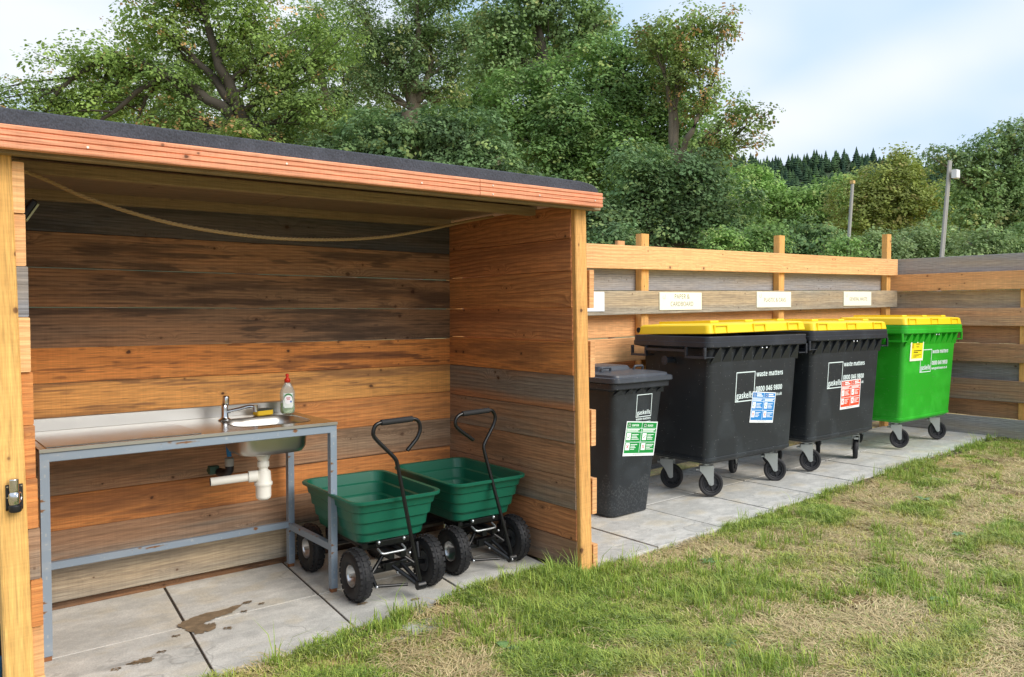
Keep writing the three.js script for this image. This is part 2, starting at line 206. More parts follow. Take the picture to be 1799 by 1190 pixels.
// ------------------------------------------------------------------ shelter
const shelter = thing('timber_shelter', 'open fronted timber plank shelter with black felt roof', 'shelter');
{
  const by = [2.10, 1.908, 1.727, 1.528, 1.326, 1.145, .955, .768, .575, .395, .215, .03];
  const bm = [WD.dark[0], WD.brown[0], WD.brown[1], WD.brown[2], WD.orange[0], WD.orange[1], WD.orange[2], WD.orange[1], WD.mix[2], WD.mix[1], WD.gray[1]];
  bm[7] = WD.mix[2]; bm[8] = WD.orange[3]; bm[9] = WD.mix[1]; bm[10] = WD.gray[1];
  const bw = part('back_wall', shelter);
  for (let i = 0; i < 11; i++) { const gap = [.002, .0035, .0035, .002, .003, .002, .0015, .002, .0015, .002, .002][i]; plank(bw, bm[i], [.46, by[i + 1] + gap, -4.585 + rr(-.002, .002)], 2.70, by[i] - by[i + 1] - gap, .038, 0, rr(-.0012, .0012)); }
  plank(bw, WD.brown[2], [.46, -.06, -4.625], 2.66, .14, .03, 0, 0);
  const sw = part('side_wall', shelter);
  const sy = [2.165, [2.0, 2.0], 1.927, 1.74, 1.529, 1.338, 1.143, .938, .747, .547, .362, .181, 0];
  const yb = [2.12, 1.927, 1.74, 1.529, 1.338, 1.143, .938, .747, .547, .362, .181, .004], sm = [WD.clean[2], WD.clean[0], WD.clean[1], WD.clean[0], WD.orange[3], WD.mix[0], WD.gray[2], WD.mix[2], WD.mix[1], WD.clean[2], WD.mix[1]]; sm[6] = WD.mix[1]; sm[2] = WD.clean[1];
  for (let i = 0; i < 11; i++) {
    const ym = (yb[i] + yb[i + 1]) / 2, fx = 3.142 + lerp(.012, -.048, ym / 2.1), L = 1.268, ang = Math.atan2(fx - 3.142, 1.25);
    const gap = [.002, .004, .0025, .0035, .002, .002, .002, .002, .002, .002, .002][i];
    // long axis runs from the back corner towards the front
    const m = plank(sw, sm[i], [3.142 + .036, yb[i + 1] + gap, -4.55], L, yb[i] - yb[i + 1] - gap, .036, -Math.PI / 2 + ang, rr(-.002, .002));
  }
  for (const [y0, y1, z] of [[1.53, 1.75, 0], [1.13, 1.34, 0], [.73, .94, 0], [.33, .54, 0], [-.05, .15, 0]]) { const x = 3.262 - .024 * (y0 + y1) / 2; plank(sw, WD.tan[1], [x + .036, y0, -4.5], 1.245, y1 - y0, .036, -Math.PI / 2); }
  const lw = part('side_wall', shelter), ly = [2.03, 1.85, 1.665, 1.485, 1.29, 1.1, .91, .73, .545, .375, .19, .0], lm = [WD.tan[0], WD.tan[1], WD.gray[2], WD.tan[0], WD.orange[3], WD.orange[2], WD.orange[3], WD.mix[1], WD.orange[3], WD.tan[1], WD.tan[0]];
  for (let i = 0; i < 11; i++) { const x = .398 + .044 * (1 - (ly[i] + ly[i + 1]) / 2 / 2.05) + rr(-.002, .003); plank(lw, lm[i], [x + .036, ly[i + 1] + .002, -4.54], 1.28 + rr(-.008, .008), ly[i] - ly[i + 1] - .002, .036, -Math.PI / 2); }
  // corner posts, front pair leaning a little
  const lp = upright(shelter, WD.post[0], .352, .440, -.3, 2.055, -3.335, -3.25); lp.rotation.z = .021; lp.position.x = .362;
  const rp = upright(shelter, WD.post[1], 3.166, 3.256, -.3, 2.10, -3.345, -3.252); rp.rotation.z = .029; rp.position.x = 3.172;
  upright(shelter, WD.post[0], .45, .53, -.3, 2.08, -4.68, -4.59); upright(shelter, WD.post[1], 3.20, 3.285, -.3, 2.10, -4.68, -4.592);
  // roof: front and middle beams, ceiling sheets, fascia with ribs, felt
  const tl = .0135;
  plank(shelter, WD.beam[0], [.28, 2.045, -3.25], 2.98, .07, .045, 0, tl, 'beam'); plank(shelter, WD.beam[0], [.44, 2.045, -3.645], 2.68, .05, .05, 0, .0145, 'beam'); plank(shelter, WD.beam[0], [.46, 2.055, -4.545], 2.66, .06, .05, 0, .0145, 'beam');
  const ply = WD.ply[0];
  for (const [x0, x1] of [[.27, 1.76], [1.766, 3.25]]) { const g = slabGeo(x1 - x0, 1.54, .012, .001, rr(0, .2), .2); g.rotateX(-Math.PI / 2); const m = mesh('ceiling_sheet', g, ply, shelter); m.position.set(x0, 2.103 + (x0 - .27) * tl, -3.16); m.rotation.z = tl; }
  // ribbed decking board as fascia: profile in (z,y)
  const pr = [[0, 0], [.026, .002], [.028, .006], [.028, .020], [.022, .0225], [.028, .026], [.028, .040], [.022, .0425], [.028, .046], [.028, .060], [.022, .0625], [.028, .066], [.028, .076], [.025, .080], [0, .080]];
  const fas = (x0, x1, y0) => { const s = new THREE.Shape(pr.map(([z, y]) => new THREE.Vector2(z, y))); const g = new THREE.ExtrudeGeometry(s, { depth: x1 - x0, bevelEnabled: false, steps: 1 }); g.rotateY(-Math.PI / 2); g.translate(x1 - x0, 0, 0); const p = g.attributes.position, u = g.attributes.uv; for (let i = 0; i < p.count; i++) u.setXY(i, p.getX(i) / 2.6 + x0 * .3, p.getY(i) / .22 + .2); g.scale(1, 1, -1); const m = mesh('fascia_board', toCreasedNormals(clean(g), .3), WD.deck[0], shelter); m.position.set(x0, y0, -3.178); m.rotation.z = tl; m.scale.z = -1; return m; };
  fas(.24, 2.36, 2.054); fas(2.363, 3.222, 2.054 + 2.123 * tl);
  const felt = std(0x3c3f46, .95, 0, { bumpMap: dataTex(256, 256, (i, j) => { const v = 255 * h2(i, j, 3); return [v, v, v]; }, false), bumpScale: .003 });
  felt.map = dataTex(512, 256, (i, j) => { const v = .82 + .3 * h2(i, j, 8) + .35 * (fbm(i * .02, j * .03, 4, 3) - .5); return [70 * v, 73 * v, 82 * v]; }); felt.color.set(0xffffff);
  const fs = new THREE.Shape(); fs.moveTo(0, 0); fs.lineTo(2.9, 0); fs.quadraticCurveTo(2.955, .0, 2.955, .006); fs.quadraticCurveTo(2.94, .042, 2.80, .046); fs.lineTo(1.5, .049); fs.lineTo(.7, .047); fs.lineTo(0, .048); fs.closePath();
  const fg = new THREE.ExtrudeGeometry(fs, { depth: 1.5, bevelEnabled: true, bevelSize: .006, bevelThickness: .008, bevelSegments: 2 }); { const p = fg.attributes.position, u = fg.attributes.uv; for (let i = 0; i < p.count; i++) u.setXY(i, p.getX(i) * .9, (p.getY(i) + p.getZ(i)) * .9); }
  const fm = mesh('roof_felt', fg, felt, shelter); fm.position.set(.25, 2.140, -4.68); fm.rotation.z = tl;
  const screws = []; for (const [x, k] of [[.62, .03], [1.36, .05], [2.02, .03], [2.44, .012], [2.44, .055], [2.75, .03], [3.16, .035]]) { const c = new THREE.CylinderGeometry(.0045, .0045, .003, 8); c.rotateX(Math.PI / 2); c.translate(x, 2.054 + (x - .24) * tl + k, -3.149); screws.push(c); }
  const sc = mesh('screw', join(screws), std(0xd8d0c0, .4, .5), shelter); sc.userData.kind = 'stuff';
}
// rope slung under the roof
{ const p = [[.44, 2.06, -3.56], [.567, 2.023, -3.6], [.698, 1.97, -3.6], [1.027, 1.893, -3.62], [1.40, 1.862, -3.66], [1.702, 1.866, -3.7], [2.15, 1.91, -3.80], [2.536, 1.985, -3.9], [2.85, 2.06, -3.97], [3.10, 2.115, -4.0]];
  const strands = []; const c = new THREE.CatmullRomCurve3(p.map((q) => V(...q))); const pts = c.getSpacedPoints(260);
  for (let s = 0; s < 3; s++) { const q = pts.map((v, i) => { const a = i * .95 + s * 2.094; return V(v.x, v.y + .0042 * Math.sin(a), v.z + .0042 * Math.cos(a)); }); strands.push(taperTube(q, q.map(() => .0052), 5)); }
  const m = mesh('rope', join(strands), std(0xa98d62, .95), scene); m.userData = { label: 'sagging natural fibre rope slung beneath shelter ceiling', category: 'rope' }; }
// flood lamp on the left side wall
{ const t = thing('flood_lamp', 'small slim flood lamp tilted inside shelter top corner', 'lamp', null, [.49, 1.915, -3.70]);
  const b = loft([[.020, .12, 0, .008], [.026, .13, .006, .01], [.026, .13, .085, .01], [.020, .12, .092, .008]], { cap0: true, cap1: true }); const body = mesh('housing', b, std(0x1c1d20, .5, .2), t); body.rotation.z = -.55; body.position.set(-.012, -.045, 0);
  const l = mesh('lens', box(.014, .021, .004, .086, -.06, .06, .002), std(0xb9bd8e, .35), t); l.rotation.z = -.55; l.position.set(-.012, -.045, 0);
  mesh('bracket', join(rod([-.035, .02, -.03], [.006, .02, -.03], .005), rod([-.035, .02, .03], [.006, .02, .03], .005), box(-.042, -.034, -.01, .06, -.045, .045, .001)), std(0x222326, .5, .3), t); }
// chrome fitting on the left front post
{ const t = thing('post_latch', 'chrome barrel fitting on black plate screwed to shelter post', 'latch', null, [.388, .862, -3.243]); const ch = std(0xd8dade, .14, 1), bk = std(0x17181a, .5);
  mesh('plate', box(-.026, .026, -.052, .038, -.008, .002, .006), bk, t); mesh('barrel', join(lathe([[0, .062], [.013, .062], [.0148, .058], [.0148, .022], [.0135, .018], [.0135, .012], [.017, .008], [.0175, -.012], [.016, -.026], [.012, -.034], [0, -.034]], 20).translate(-.003, 0, .02)), ch, t);
  const rg = new THREE.TorusGeometry(.016, .0028, 8, 20); rg.rotateY(1.0); rg.translate(.012, -.004, .022); mesh('ring', rg, ch, t); mesh('foot', lathe([[0, -.03], [.019, -.03], [.0205, -.034], [.0195, -.052], [.016, -.056], [0, -.056]], 20).translate(0, 0, .018), bk, t);
  for (const [x, y] of [[-.021, .032], [.021, .032], [-.021, -.006], [.021, -.006]]) { const c = new THREE.CylinderGeometry(.003, .003, .004, 8); c.rotateX(Math.PI / 2); c.translate(x, y, .003); mesh('screw', c, ch, t); } }

// ------------------------------------------------------------------ sink bench
{
  const t = thing('sink_bench', 'stainless steel sink bench on blue grey steel frame', 'sink');
  const steel = new THREE.MeshPhysicalMaterial({ color: 0xb9b6b2, metalness: 1, roughness: .22 }), brushed = std(0xc4c2bd, .34, 1);
  steel.bumpMap = dataTex(256, 256, (i, j) => { const v = 255 * vn(i * .03, j * .9, 6); return [v, v, v]; }, false); steel.bumpScale = .0002;
  const paint = std(0xffffff, .5, 0, { map: dataTex(512, 64, (i, j) => { const a = fbm(i * .03, j * .08, 7, 4); let c = [132, 146, 160]; c = mix3(c, [146, 156, 166], .5 * sst(.5, .7, a)); c = mix3(c, [122, 78, 44], sst(.78, .84, fbm(i * .06 + 9, j * .12, 9, 4))); c = mix3(c, [186, 186, 176], .5 * sst(.90, .95, vn(i * .35, j * .6, 10))); return c; }) });
  const TY = .92, X0 = .555, X1 = 1.94, ZF = -3.865, ZB = -4.46;
  // top sheet with the bowl opening
  const s = new THREE.Shape([[X0, -ZF], [X1, -ZF], [X1, -ZB], [X0, -ZB]].map((p) => new THREE.Vector2(...p))); const bcx = 1.66, bcz = -4.145, bw = .40, bd = .34;
  const hole = new THREE.Path(rrPts(bw, bd, .09, 8).map(([x, z]) => new THREE.Vector2(bcx + x, -(bcz + z))).reverse()); s.holes.push(hole);
  const tg = new THREE.ExtrudeGeometry(s, { depth: .004, bevelEnabled: false, curveSegments: 8 }); tg.rotateX(-Math.PI / 2); tg.translate(0, TY - .004, 0);
  const top = mesh('worktop', tg, steel, t);
  mesh('front_edge', join(box(X0, X1, TY - .016, TY - .001, ZF, ZF + .004, .001)), brushed, top);
  mesh('drainer_panel', join(box(X0 + .03, 1.24, TY + .0005, TY + .004, -4.36, ZF - .03, .0015)), steel, top);
  mesh('upstand', join(box(X0, 1.90, TY, TY + .062, ZB - .004, ZB, .001), box(X0, 1.90, TY + .058, TY + .063, ZB - .02, ZB - .0042, .001)), brushed, t);
  mesh('basin', join(loft([[bw + .02, bd + .02, TY + .002, .1, bcx, bcz], [bw, bd, TY - .002, .09, bcx, bcz], [bw - .015, bd - .015, TY - .05, .085, bcx, bcz], [bw - .03, bd - .03, TY - .135, .08, bcx, bcz], [bw - .06, bd - .06, TY - .160, .07, bcx, bcz], [bw - .12, bd - .12, TY - .168, .06, bcx, bcz], [.06, .06, TY - .172, .029, bcx, bcz]], { seg: 8, crease: 1.2, cap1: true })), brushed, t);
  const leg = (x0, z0, y1 = TY - .006) => mesh('leg', box(x0, x0 + .036, .02, y1, z0, z0 + .036, .003), paint, t), foot = (x0, z0, L) => mesh('foot', box(x0 + .003, x0 + .033, 0, .02, z0 + .003, z0 + .033, .002), std(0x8a5a38, .8), L);
  for (const [x, z] of [[X0 + .002, ZF - .040], [X1 - .038, ZF - .040], [X1 - .038, ZB + .004], [X0 + .002, ZB + .004]]) foot(x, z, leg(x, z));
  mesh('apron', box(X0 + .038, X1 - .038, TY - .058, TY - .017, ZF - .034, ZF - .004, .003), paint, t); mesh('apron', box(X0 + .038, X1 - .038, TY - .058, TY - .017, ZB + .006, ZB + .036, .003), paint, t); mesh('apron', box(X1 - .036, X1 - .004, TY - .058, TY - .017, ZB + .04, ZF - .04, .003), paint, t); mesh('apron', box(X0 + .004, X0 + .036, TY - .058, TY - .017, ZB + .04, ZF - .04, .003), paint, t);
  mesh('rail', box(X0 + .038, X1 - .038, .235, .272, ZB + .006, ZB + .036, .003), paint, t); mesh('rail', box(X1 - .036, X1 - .006, .225, .262, ZB + .04, ZF - .04, .003), paint, t); mesh('rail', box(X0 + .006, X0 + .036, .225, .262, ZB + .04, ZF - .04, .003), paint, t);
  // pillar tap
  const chrome = std(0xd2d4d6, .12, 1), tp = mesh('tap', join(lathe([[0, 0], [.027, 0], [.027, .004], [.018, .008], [.015, .014], [.0135, .05], [.0125, .07], [0, .07]], 20).translate(1.492, TY + .001, -4.30)), chrome, t);
  mesh('knob', join(lathe([[0, .066], [.0135, .066], [.0145, .072], [.0145, .098], [.012, .104], [0, .105]], 20).translate(0, 0, 0).rotateZ(-.06).translate(1.492, TY, -4.30)), chrome, tp);
  mesh('spout', join(tube([[1.495, TY + .036, -4.295], [1.54, TY + .046, -4.27], [1.575, TY + .056, -4.25], [1.60, TY + .054, -4.24]], .0085, 16, 10), rod([1.60, TY + .062, -4.24], [1.602, TY + .034, -4.24], .0115, 14)), chrome, tp);
  tp.scale.setScalar(1.28); tp.position.set(-.28 * 1.492, -.28 * TY, .28 * 4.30);
  // pipes and trap below
  const pvc = std(0xe9e6dc, .45), gr = std(0x9a9a94, .6), wp = mesh('waste_trap', join(lathe([[0, 0], [.026, 0], [.037, .008], [.040, .02], [.040, .075], [.047, .078], [.047, .094], [.041, .097], [.038, .15], [.030, .158], [.024, .16], [.024, .175], [.031, .177], [.031, .205], [.024, .207], [.030, .216], [.045, .25], [0, .25]], 22).translate(1.632, .502, -4.12)), pvc, t);
  mesh('waste_pipe', join(rod([1.60, .632, -4.12], [1.37, .622, -4.17], .0215, 16), rod([1.60, .632, -4.12], [1.555, .631, -4.13], .030, 16)), pvc, wp);
  mesh('pipe_mouth', rod([1.372, .622, -4.1695], [1.366, .6218, -4.171], .019, 16), std(0x2a2620, .9), wp);
  mesh('supply_pipe', tube([[1.494, TY - .02, -4.29], [1.498, .82, -4.28], [1.504, .725, -4.27]], .0125, 12, 12), std(0x2277b4, .5), t);
  mesh('coupling', lathe([[0, 0], [.022, 0], [.024, .006], [.024, .04], [.02, .046], [0, .046]], 18).translate(1.504, .672, -4.27), gr, t);
  mesh('elbow', join(tube([[1.504, .68, -4.27], [1.503, .65, -4.272], [1.492, .634, -4.30], [1.48, .63, -4.36]], .023, 14, 14)), std(0x141416, .55), t);
  mesh('pipe_valve', join(rod([1.482, .632, -4.36], [1.44, .638, -4.42], .014), box(1.43, 1.48, .62, .665, -4.40, -4.36, .004)), std(0x2e4a3c, .6), t);
}
{ const t = thing('scouring_sponge', 'yellow sponge with dark scouring pad beside tap', 'sponge', null, [1.735, .9225, -4.375], .25);
  mesh('foam', loft([[.098, .05, 0, .008], [.104, .056, .004, .01], [.104, .056, .024, .01], [.1, .052, .027, .008]], { cap0: true, cap1: true }), std(0xd9b22c, .95), t); mesh('scouring_pad', loft([[.102, .054, .0272, .01], [.102, .054, .034, .01], [.098, .05, .0365, .01]], { cap0: true, cap1: true }), std(0x3d4038, 1), t); }
{ const t = thing('washing_up_bottle', 'clear squeezy bottle with green liquid and red cap', 'bottle', null, [1.868, .9225, -4.345], -.2);
  const pr = (k, a, b) => [[.060, .036, 0], [.078, .045, .006], [.086, .048, .03], [.080, .046, .06], [.086, .048, .10], [.084, .047, .125], [.066, .042, .15], [.042, .034, .172], [.03, .03, .182]].filter(([, , y]) => y >= a && y <= b).map(([w, d, y]) => [w * k, d * k, y + (k < 1 ? .002 : 0), Math.min(w, d) * k * .48]);
  mesh('bottle_shell', loft(pr(1, 0, 1), { seg: 6, crease: 1.5, cap0: true, cap1: true }), new THREE.MeshPhysicalMaterial({ color: 0xe6ecea, roughness: .12, transmission: .75, thickness: 0, ior: 1.45 }), t);
  mesh('liquid', loft(pr(.93, 0, .06), { seg: 6, crease: 1.5, cap0: true, cap1: true }), new THREE.MeshPhysicalMaterial({ color: 0x8fc024, roughness: .15, transmission: .35, thickness: 0 }), t);
  const cv = document.createElement('canvas'); cv.width = 128; cv.height = 192; const c = cv.getContext('2d'); c.fillStyle = '#dfe6df'; c.fillRect(0, 0, 128, 192); c.fillStyle = '#2f7d3c'; c.beginPath(); c.ellipse(64, 70, 60, 66, 0, 0, 7); c.fill(); c.fillStyle = '#f2f0f2'; c.beginPath(); c.ellipse(64, 84, 52, 58, 0, 0, 7); c.fill(); c.fillStyle = '#c23a58'; c.fillRect(38, 58, 52, 12); c.fillRect(44, 80, 40, 8); c.fillStyle = '#5d7fc0'; c.beginPath(); c.arc(98, 112, 13, 0, 7); c.fill();
  const tx = new THREE.CanvasTexture(cv); tx.colorSpace = THREE.SRGBColorSpace; const lg = new THREE.PlaneGeometry(.056, .085, 10, 1); { const p = lg.attributes.position; for (let i = 0; i < p.count; i++) p.setZ(i, .0245 - Math.pow(p.getX(i) / .043, 2) * .010); lg.computeVertexNormals(); lg.translate(0, .078, .0015); } mesh('paper_label', lg, std(0xffffff, .5, 0, { map: tx }), t);
  mesh('cap', lathe([[0, .18], [.0165, .18], [.0165, .198], [.012, .203], [.0075, .205], [.0075, .215], [.0095, .217], [.0095, .226], [.005, .23], [0, .23]], 18), std(0xd8301c, .4), t); }

// ------------------------------------------------------------------ dump carts
const rubber = std(0x17171a, .62, 0, { bumpMap: dataTex(128, 128, (i, j) => { const v = 255 * fbm(i * .2, j * .2, 4, 3); return [v, v, v]; }, false), bumpScale: .001 }), blackPaint = std(0x0f1012, .32), zinc = std(0xc9ccd0, .3, 1);
function cartWheel(parent, x, z, r = .138, side = 1) {
  const w = part('wheel', parent); w.position.set(x, r, z);
  const p = []; for (let i = 0; i <= 16; i++) { const a = i / 16 * Math.PI * 2; p.push([.094 + .044 * Math.cos(a), .041 * Math.sin(a)]); } const ty = lathe(p, 36).rotateZ(Math.PI / 2), kn = [];
  for (let i = 0; i < 26; i++) for (const s of [-1, 0, 1]) { const b = new THREE.BoxGeometry(.021, .009, .021); b.rotateX(.0); b.translate(s * .0255, r - .002 - Math.abs(s) * .011, 0); const m = new THREE.Matrix4().makeRotationX((i + (s ? .5 : 0)) / 26 * Math.PI * 2); if (s) b.rotateZ(0); b.applyMatrix4(m); kn.push(b); }
  mesh('tyre', join(ty, kn), rubber, w); const rim = lathe([[.0, -.012], [.022, -.014], [.03, .004], [.046, .006], [.052, .026], [.058, .030], [.060, .0], [.058, -.030], [.052, -.026], [.0, -.012]], 28).rotateZ(Math.PI / 2 * -side); mesh('rim', rim, side < 0 ? zinc : std(0x4c5054, .45, .6), w);
  mesh('axle_nut', rod([side * .0, 0, 0], [side * .036, 0, 0], .011, 10), zinc, w); return w; }
function cart(pos, turn, label, hp) {
  const t = thing('dump_cart', label, 'garden cart', 'garden dump carts in the shelter', pos, turn);
  const green = new THREE.MeshPhysicalMaterial({ color: new THREE.Color().setRGB(.005, .11, .064), roughness: .4, clearcoat: .1 });
  const o = [[.36, .50, .285, .05], [.40, .55, .300, .06], [.415, .565, .345, .06], [.435, .60, .352, .065], [.445, .615, .405, .065], [.465, .645, .412, .07], [.475, .66, .465, .07], [.49, .68, .472, .07], [.505, .70, .515, .07], [.545, .745, .518, .085], [.548, .748, .531, .085], [.535, .735, .535, .08], [.500, .70, .532, .07], [.485, .68, .475, .07], [.465, .66, .468, .07], [.45, .64, .41, .065], [.43, .61, .40, .065], [.41, .585, .345, .06], [.36, .52, .312, .06]];
  const tray = mesh('tray', loft(o.map(([w, d, y, r]) => [w, d, y, r, 0, d > .6 ? 0 : -.0]), { seg: 6, cap0: true, cap1: true, crease: .5 }), green, t);
  mesh('chassis', join(box(-.05, -.02, .20, .235, -.36, .33, .003), box(.02, .05, .20, .235, -.36, .33, .003), box(-.17, .17, .235, .262, .18, .21, .003), box(-.17, .17, .235, .262, -.22, -.19, .003), box(-.16, -.13, .255, .284, -.24, .24, .003), box(.13, .16, .255, .284, -.24, .24, .003), box(-.19, .19, .128, .15, -.342, -.318, .002), box(-.12, .12, .15, .235, -.336, -.324, .001)), blackPaint, t);
  mesh('front_axle', join(box(-.19, .19, .126, .148, .263, .287, .002), rod([-.13, .135, .29], [-.05, .20, .25], .011), rod([.13, .135, .29], [.05, .20, .25], .011), box(-.07, .07, .15, .175, .25, .30, .003), rod([-.15, .09, .37], [-.15, .20, .25], .010), rod([-.15, .09, .37], [.02, .075, .40], .008), rod([-.02, .16, .29], [.07, .07, .43], .012), rod([.04, .16, .29], [.085, .07, .43], .012), box(-.06, -.015, .135, .175, .30, .306, .002)), blackPaint, t);
  const plate = mesh('latch_plate', join(box(-.10, .10, .262, .292, .268, .276, .003), rod([-.17, .245, .27], [-.17, .17, .29], .012), rod([.15, .25, .27], [.15, .17, .29], .012)), blackPaint, t);
  mesh('latch_handle', tube([[-.09, .252, .275], [-.09, .240, .315], [-.075, .235, .322], [.04, .235, .322], [.055, .24, .31], [.055, .252, .275]], .0065, 30, 10, false, .2), std(0xb9bcbe, .35, .8), plate);
  for (const x of [-.085, .065]) { const b = new THREE.SphereGeometry(.011, 12, 8); b.translate(x, .286, .279); mesh('bolt', b, zinc, plate); }
  for (const [x, y, z] of [[-.15, .09, .382], [-.15, .165, .292], [0, .125, .33], [.075, .072, .447], [.10, .2, .28]]) { const b = new THREE.SphereGeometry(.009, 10, 8); b.translate(x, y, z); mesh('bolt', b, zinc, t); }
  cartWheel(t, -.215, .275, .138, -1); cartWheel(t, .215, .275, .138, 1); cartWheel(t, -.215, -.33, .138, -1); cartWheel(t, .215, -.33, .138, 1);
  // pull handle: shaft, open loop and grip
  const h = mesh('pull_handle', tube(hp, .0105, 90, 10, false, .35), blackPaint, t), a = hp[hp.grip[0]], b = hp[hp.grip[1]];
  mesh('grip', join(rod(a, b, .0155, 14)), std(0x1d1e20, .75), h); mesh('handle_pivot', join(rod([hp[0][0] - .022, hp[0][1], hp[0][2]], [hp[0][0] + .022, hp[0][1], hp[0][2]], .024, 14)), blackPaint, h);
  return t;
}
const H1 = [[.075, .072, .44], [.063, .12, .445], [-.01, .52, .425], [-.045, .715, .415], [-.062, .755, .415], [-.155, .85, .41], [-.180, .885, .41], [-.172, .925, .41], [-.135, .942, .41], [.045, .948, .41], [.085, .93, .41], [.093, .885, .41], [.07, .84, .41], [.015, .785, .41]]; H1.grip = [8, 9];
const H2 = [[.085, .075, .43], [.078, .12, .43], [-.002, .50, .37], [-.045, .705, .34], [-.040, .745, .335], [.025, .84, .33], [.042, .885, .33], [.030, .92, .33], [-.005, .935, .33], [-.19, .928, .33], [-.232, .905, .33], [-.238, .868, .33], [-.205, .835, .33], [-.115, .772, .33]]; H2.grip = [8, 9];
cart([2.175, 0, -3.945], -.045, 'green tray dump cart standing against the sink bench leg', H1);
cart([2.815, 0, -3.985], -.03, 'green tray dump cart standing against the shelter side wall', H2);

// ------------------------------------------------------------------ bins
function plastic(c, rough = .5, seed = 1) { const col = new THREE.Color(c), f = col.clone().convertLinearToSRGB(); return std(0xffffff, rough, 0, { map: dataTex(512, 512, (i, j) => { const a = fbm(i * .012, j * .012, seed, 5), s = vn(i * .02 + j * .004, j * .35, seed + 2), sp = h2(i >> 1, j >> 1, seed + 4); let c3 = [f.r * 255, f.g * 255, f.b * 255]; c3 = mix3(c3, [Math.min(255, c3[0] + 26), Math.min(255, c3[1] + 28), Math.min(255, c3[2] + 28)], .5 * sst(.45, .75, a)); c3 = mix3(c3, [150, 150, 146], .22 * sst(.86, .97, s) * sst(.4, .7, vn(i * .02, j * .03, seed + 3))); if (sp > .9985) c3 = [150, 152, 150]; return c3; }) }); }
const blackP = plastic(0x1e2328, .52, 3), blackRim = plastic(0x23272f, .45, 4), greenP = plastic(0x23a51e, .45, 5), yellowP = std(0xf6d016, .42), tyreM = std(0x232326, .7), hubM = std(0x2b2c30, .6), forkM = std(0xb4b8b8, .42, .75), white = std(0xe8f0f0, .6);
const dustyP = blackP.clone(); { const f = [30, 35, 40]; dustyP.map = dataTex(512, 512, (i, j) => { const y = j / 512, a = fbm(i * .012, j * .012, 23, 5), sp = h2(i, j, 24), gr = fbm(i * .22, j * .22, 25, 4); let c = mix3(f, [f[0] + 24, f[1] + 26, f[2] + 26], .5 * sst(.45, .75, a)); const edge = .26 + .16 * (fbm(i * .02, 3, 26, 3) - .5); if (y < edge && gr > .46) c = mix3(c, [146, 144, 138], (.08 + .34 * sp) * sst(.46, .70, gr)); if (sp > .9985) c = [150, 152, 150]; return c; }); }
function decal(w, h, draw, px = 512) { const cv = document.createElement('canvas'); cv.width = px; cv.height = Math.round(px * h / w); const c = cv.getContext('2d'); draw(c, cv.width, cv.height); return new THREE.CanvasTexture(cv); }
function logoTex(wide) { return decal(wide ? .62 : .2, wide ? .25 : .30, (c, W, H) => { c.fillStyle = '#000'; c.fillRect(0, 0, W, H); c.strokeStyle = c.fillStyle = '#fff';
  if (wide) { c.lineWidth = W * .012; const bw = W * .37, bh = H * .86; c.strokeRect(W * .02, H * .06, bw, bh); c.font = `bold ${H * .25}px sans-serif`; c.textAlign = 'center'; c.fillText('gaskells', W * .02 + bw / 2, H * .84, bw * .92); c.textAlign = 'left'; c.font = `bold ${H * .22}px sans-serif`; c.fillText('waste matters', W * .42, H * .22, W * .57); c.fillText('0800 046 9800', W * .42, H * .68, W * .57); c.font = `bold ${H * .13}px sans-serif`; c.fillText('www.gaskellswaste.co.uk', W * .42, H * .86, W * .57); }
  else { c.lineWidth = W * .03; c.strokeRect(W * .03, H * .02, W * .94, H * .62); c.textAlign = 'center'; c.font = `bold ${W * .24}px sans-serif`; c.fillText('gaskells', W / 2, H * .58, W * .84); c.font = `bold ${W * .15}px sans-serif`; c.fillText('waste matters', W / 2, H * .735, W * .94); c.fillText('0161 653 3377', W / 2, H * .86, W * .94); c.font = `bold ${W * .09}px sans-serif`; c.fillText('www.gaskellswaste.co.uk', W / 2, H * .95, W * .94); } }, 768); }
const logoWide = new THREE.MeshStandardMaterial({ color: 0xdfeeee, roughness: .6, transparent: true, alphaMap: logoTex(true) }), logoTall = new THREE.MeshStandardMaterial({ color: 0xdfeeee, roughness: .6, transparent: true, alphaMap: logoTex(false) });
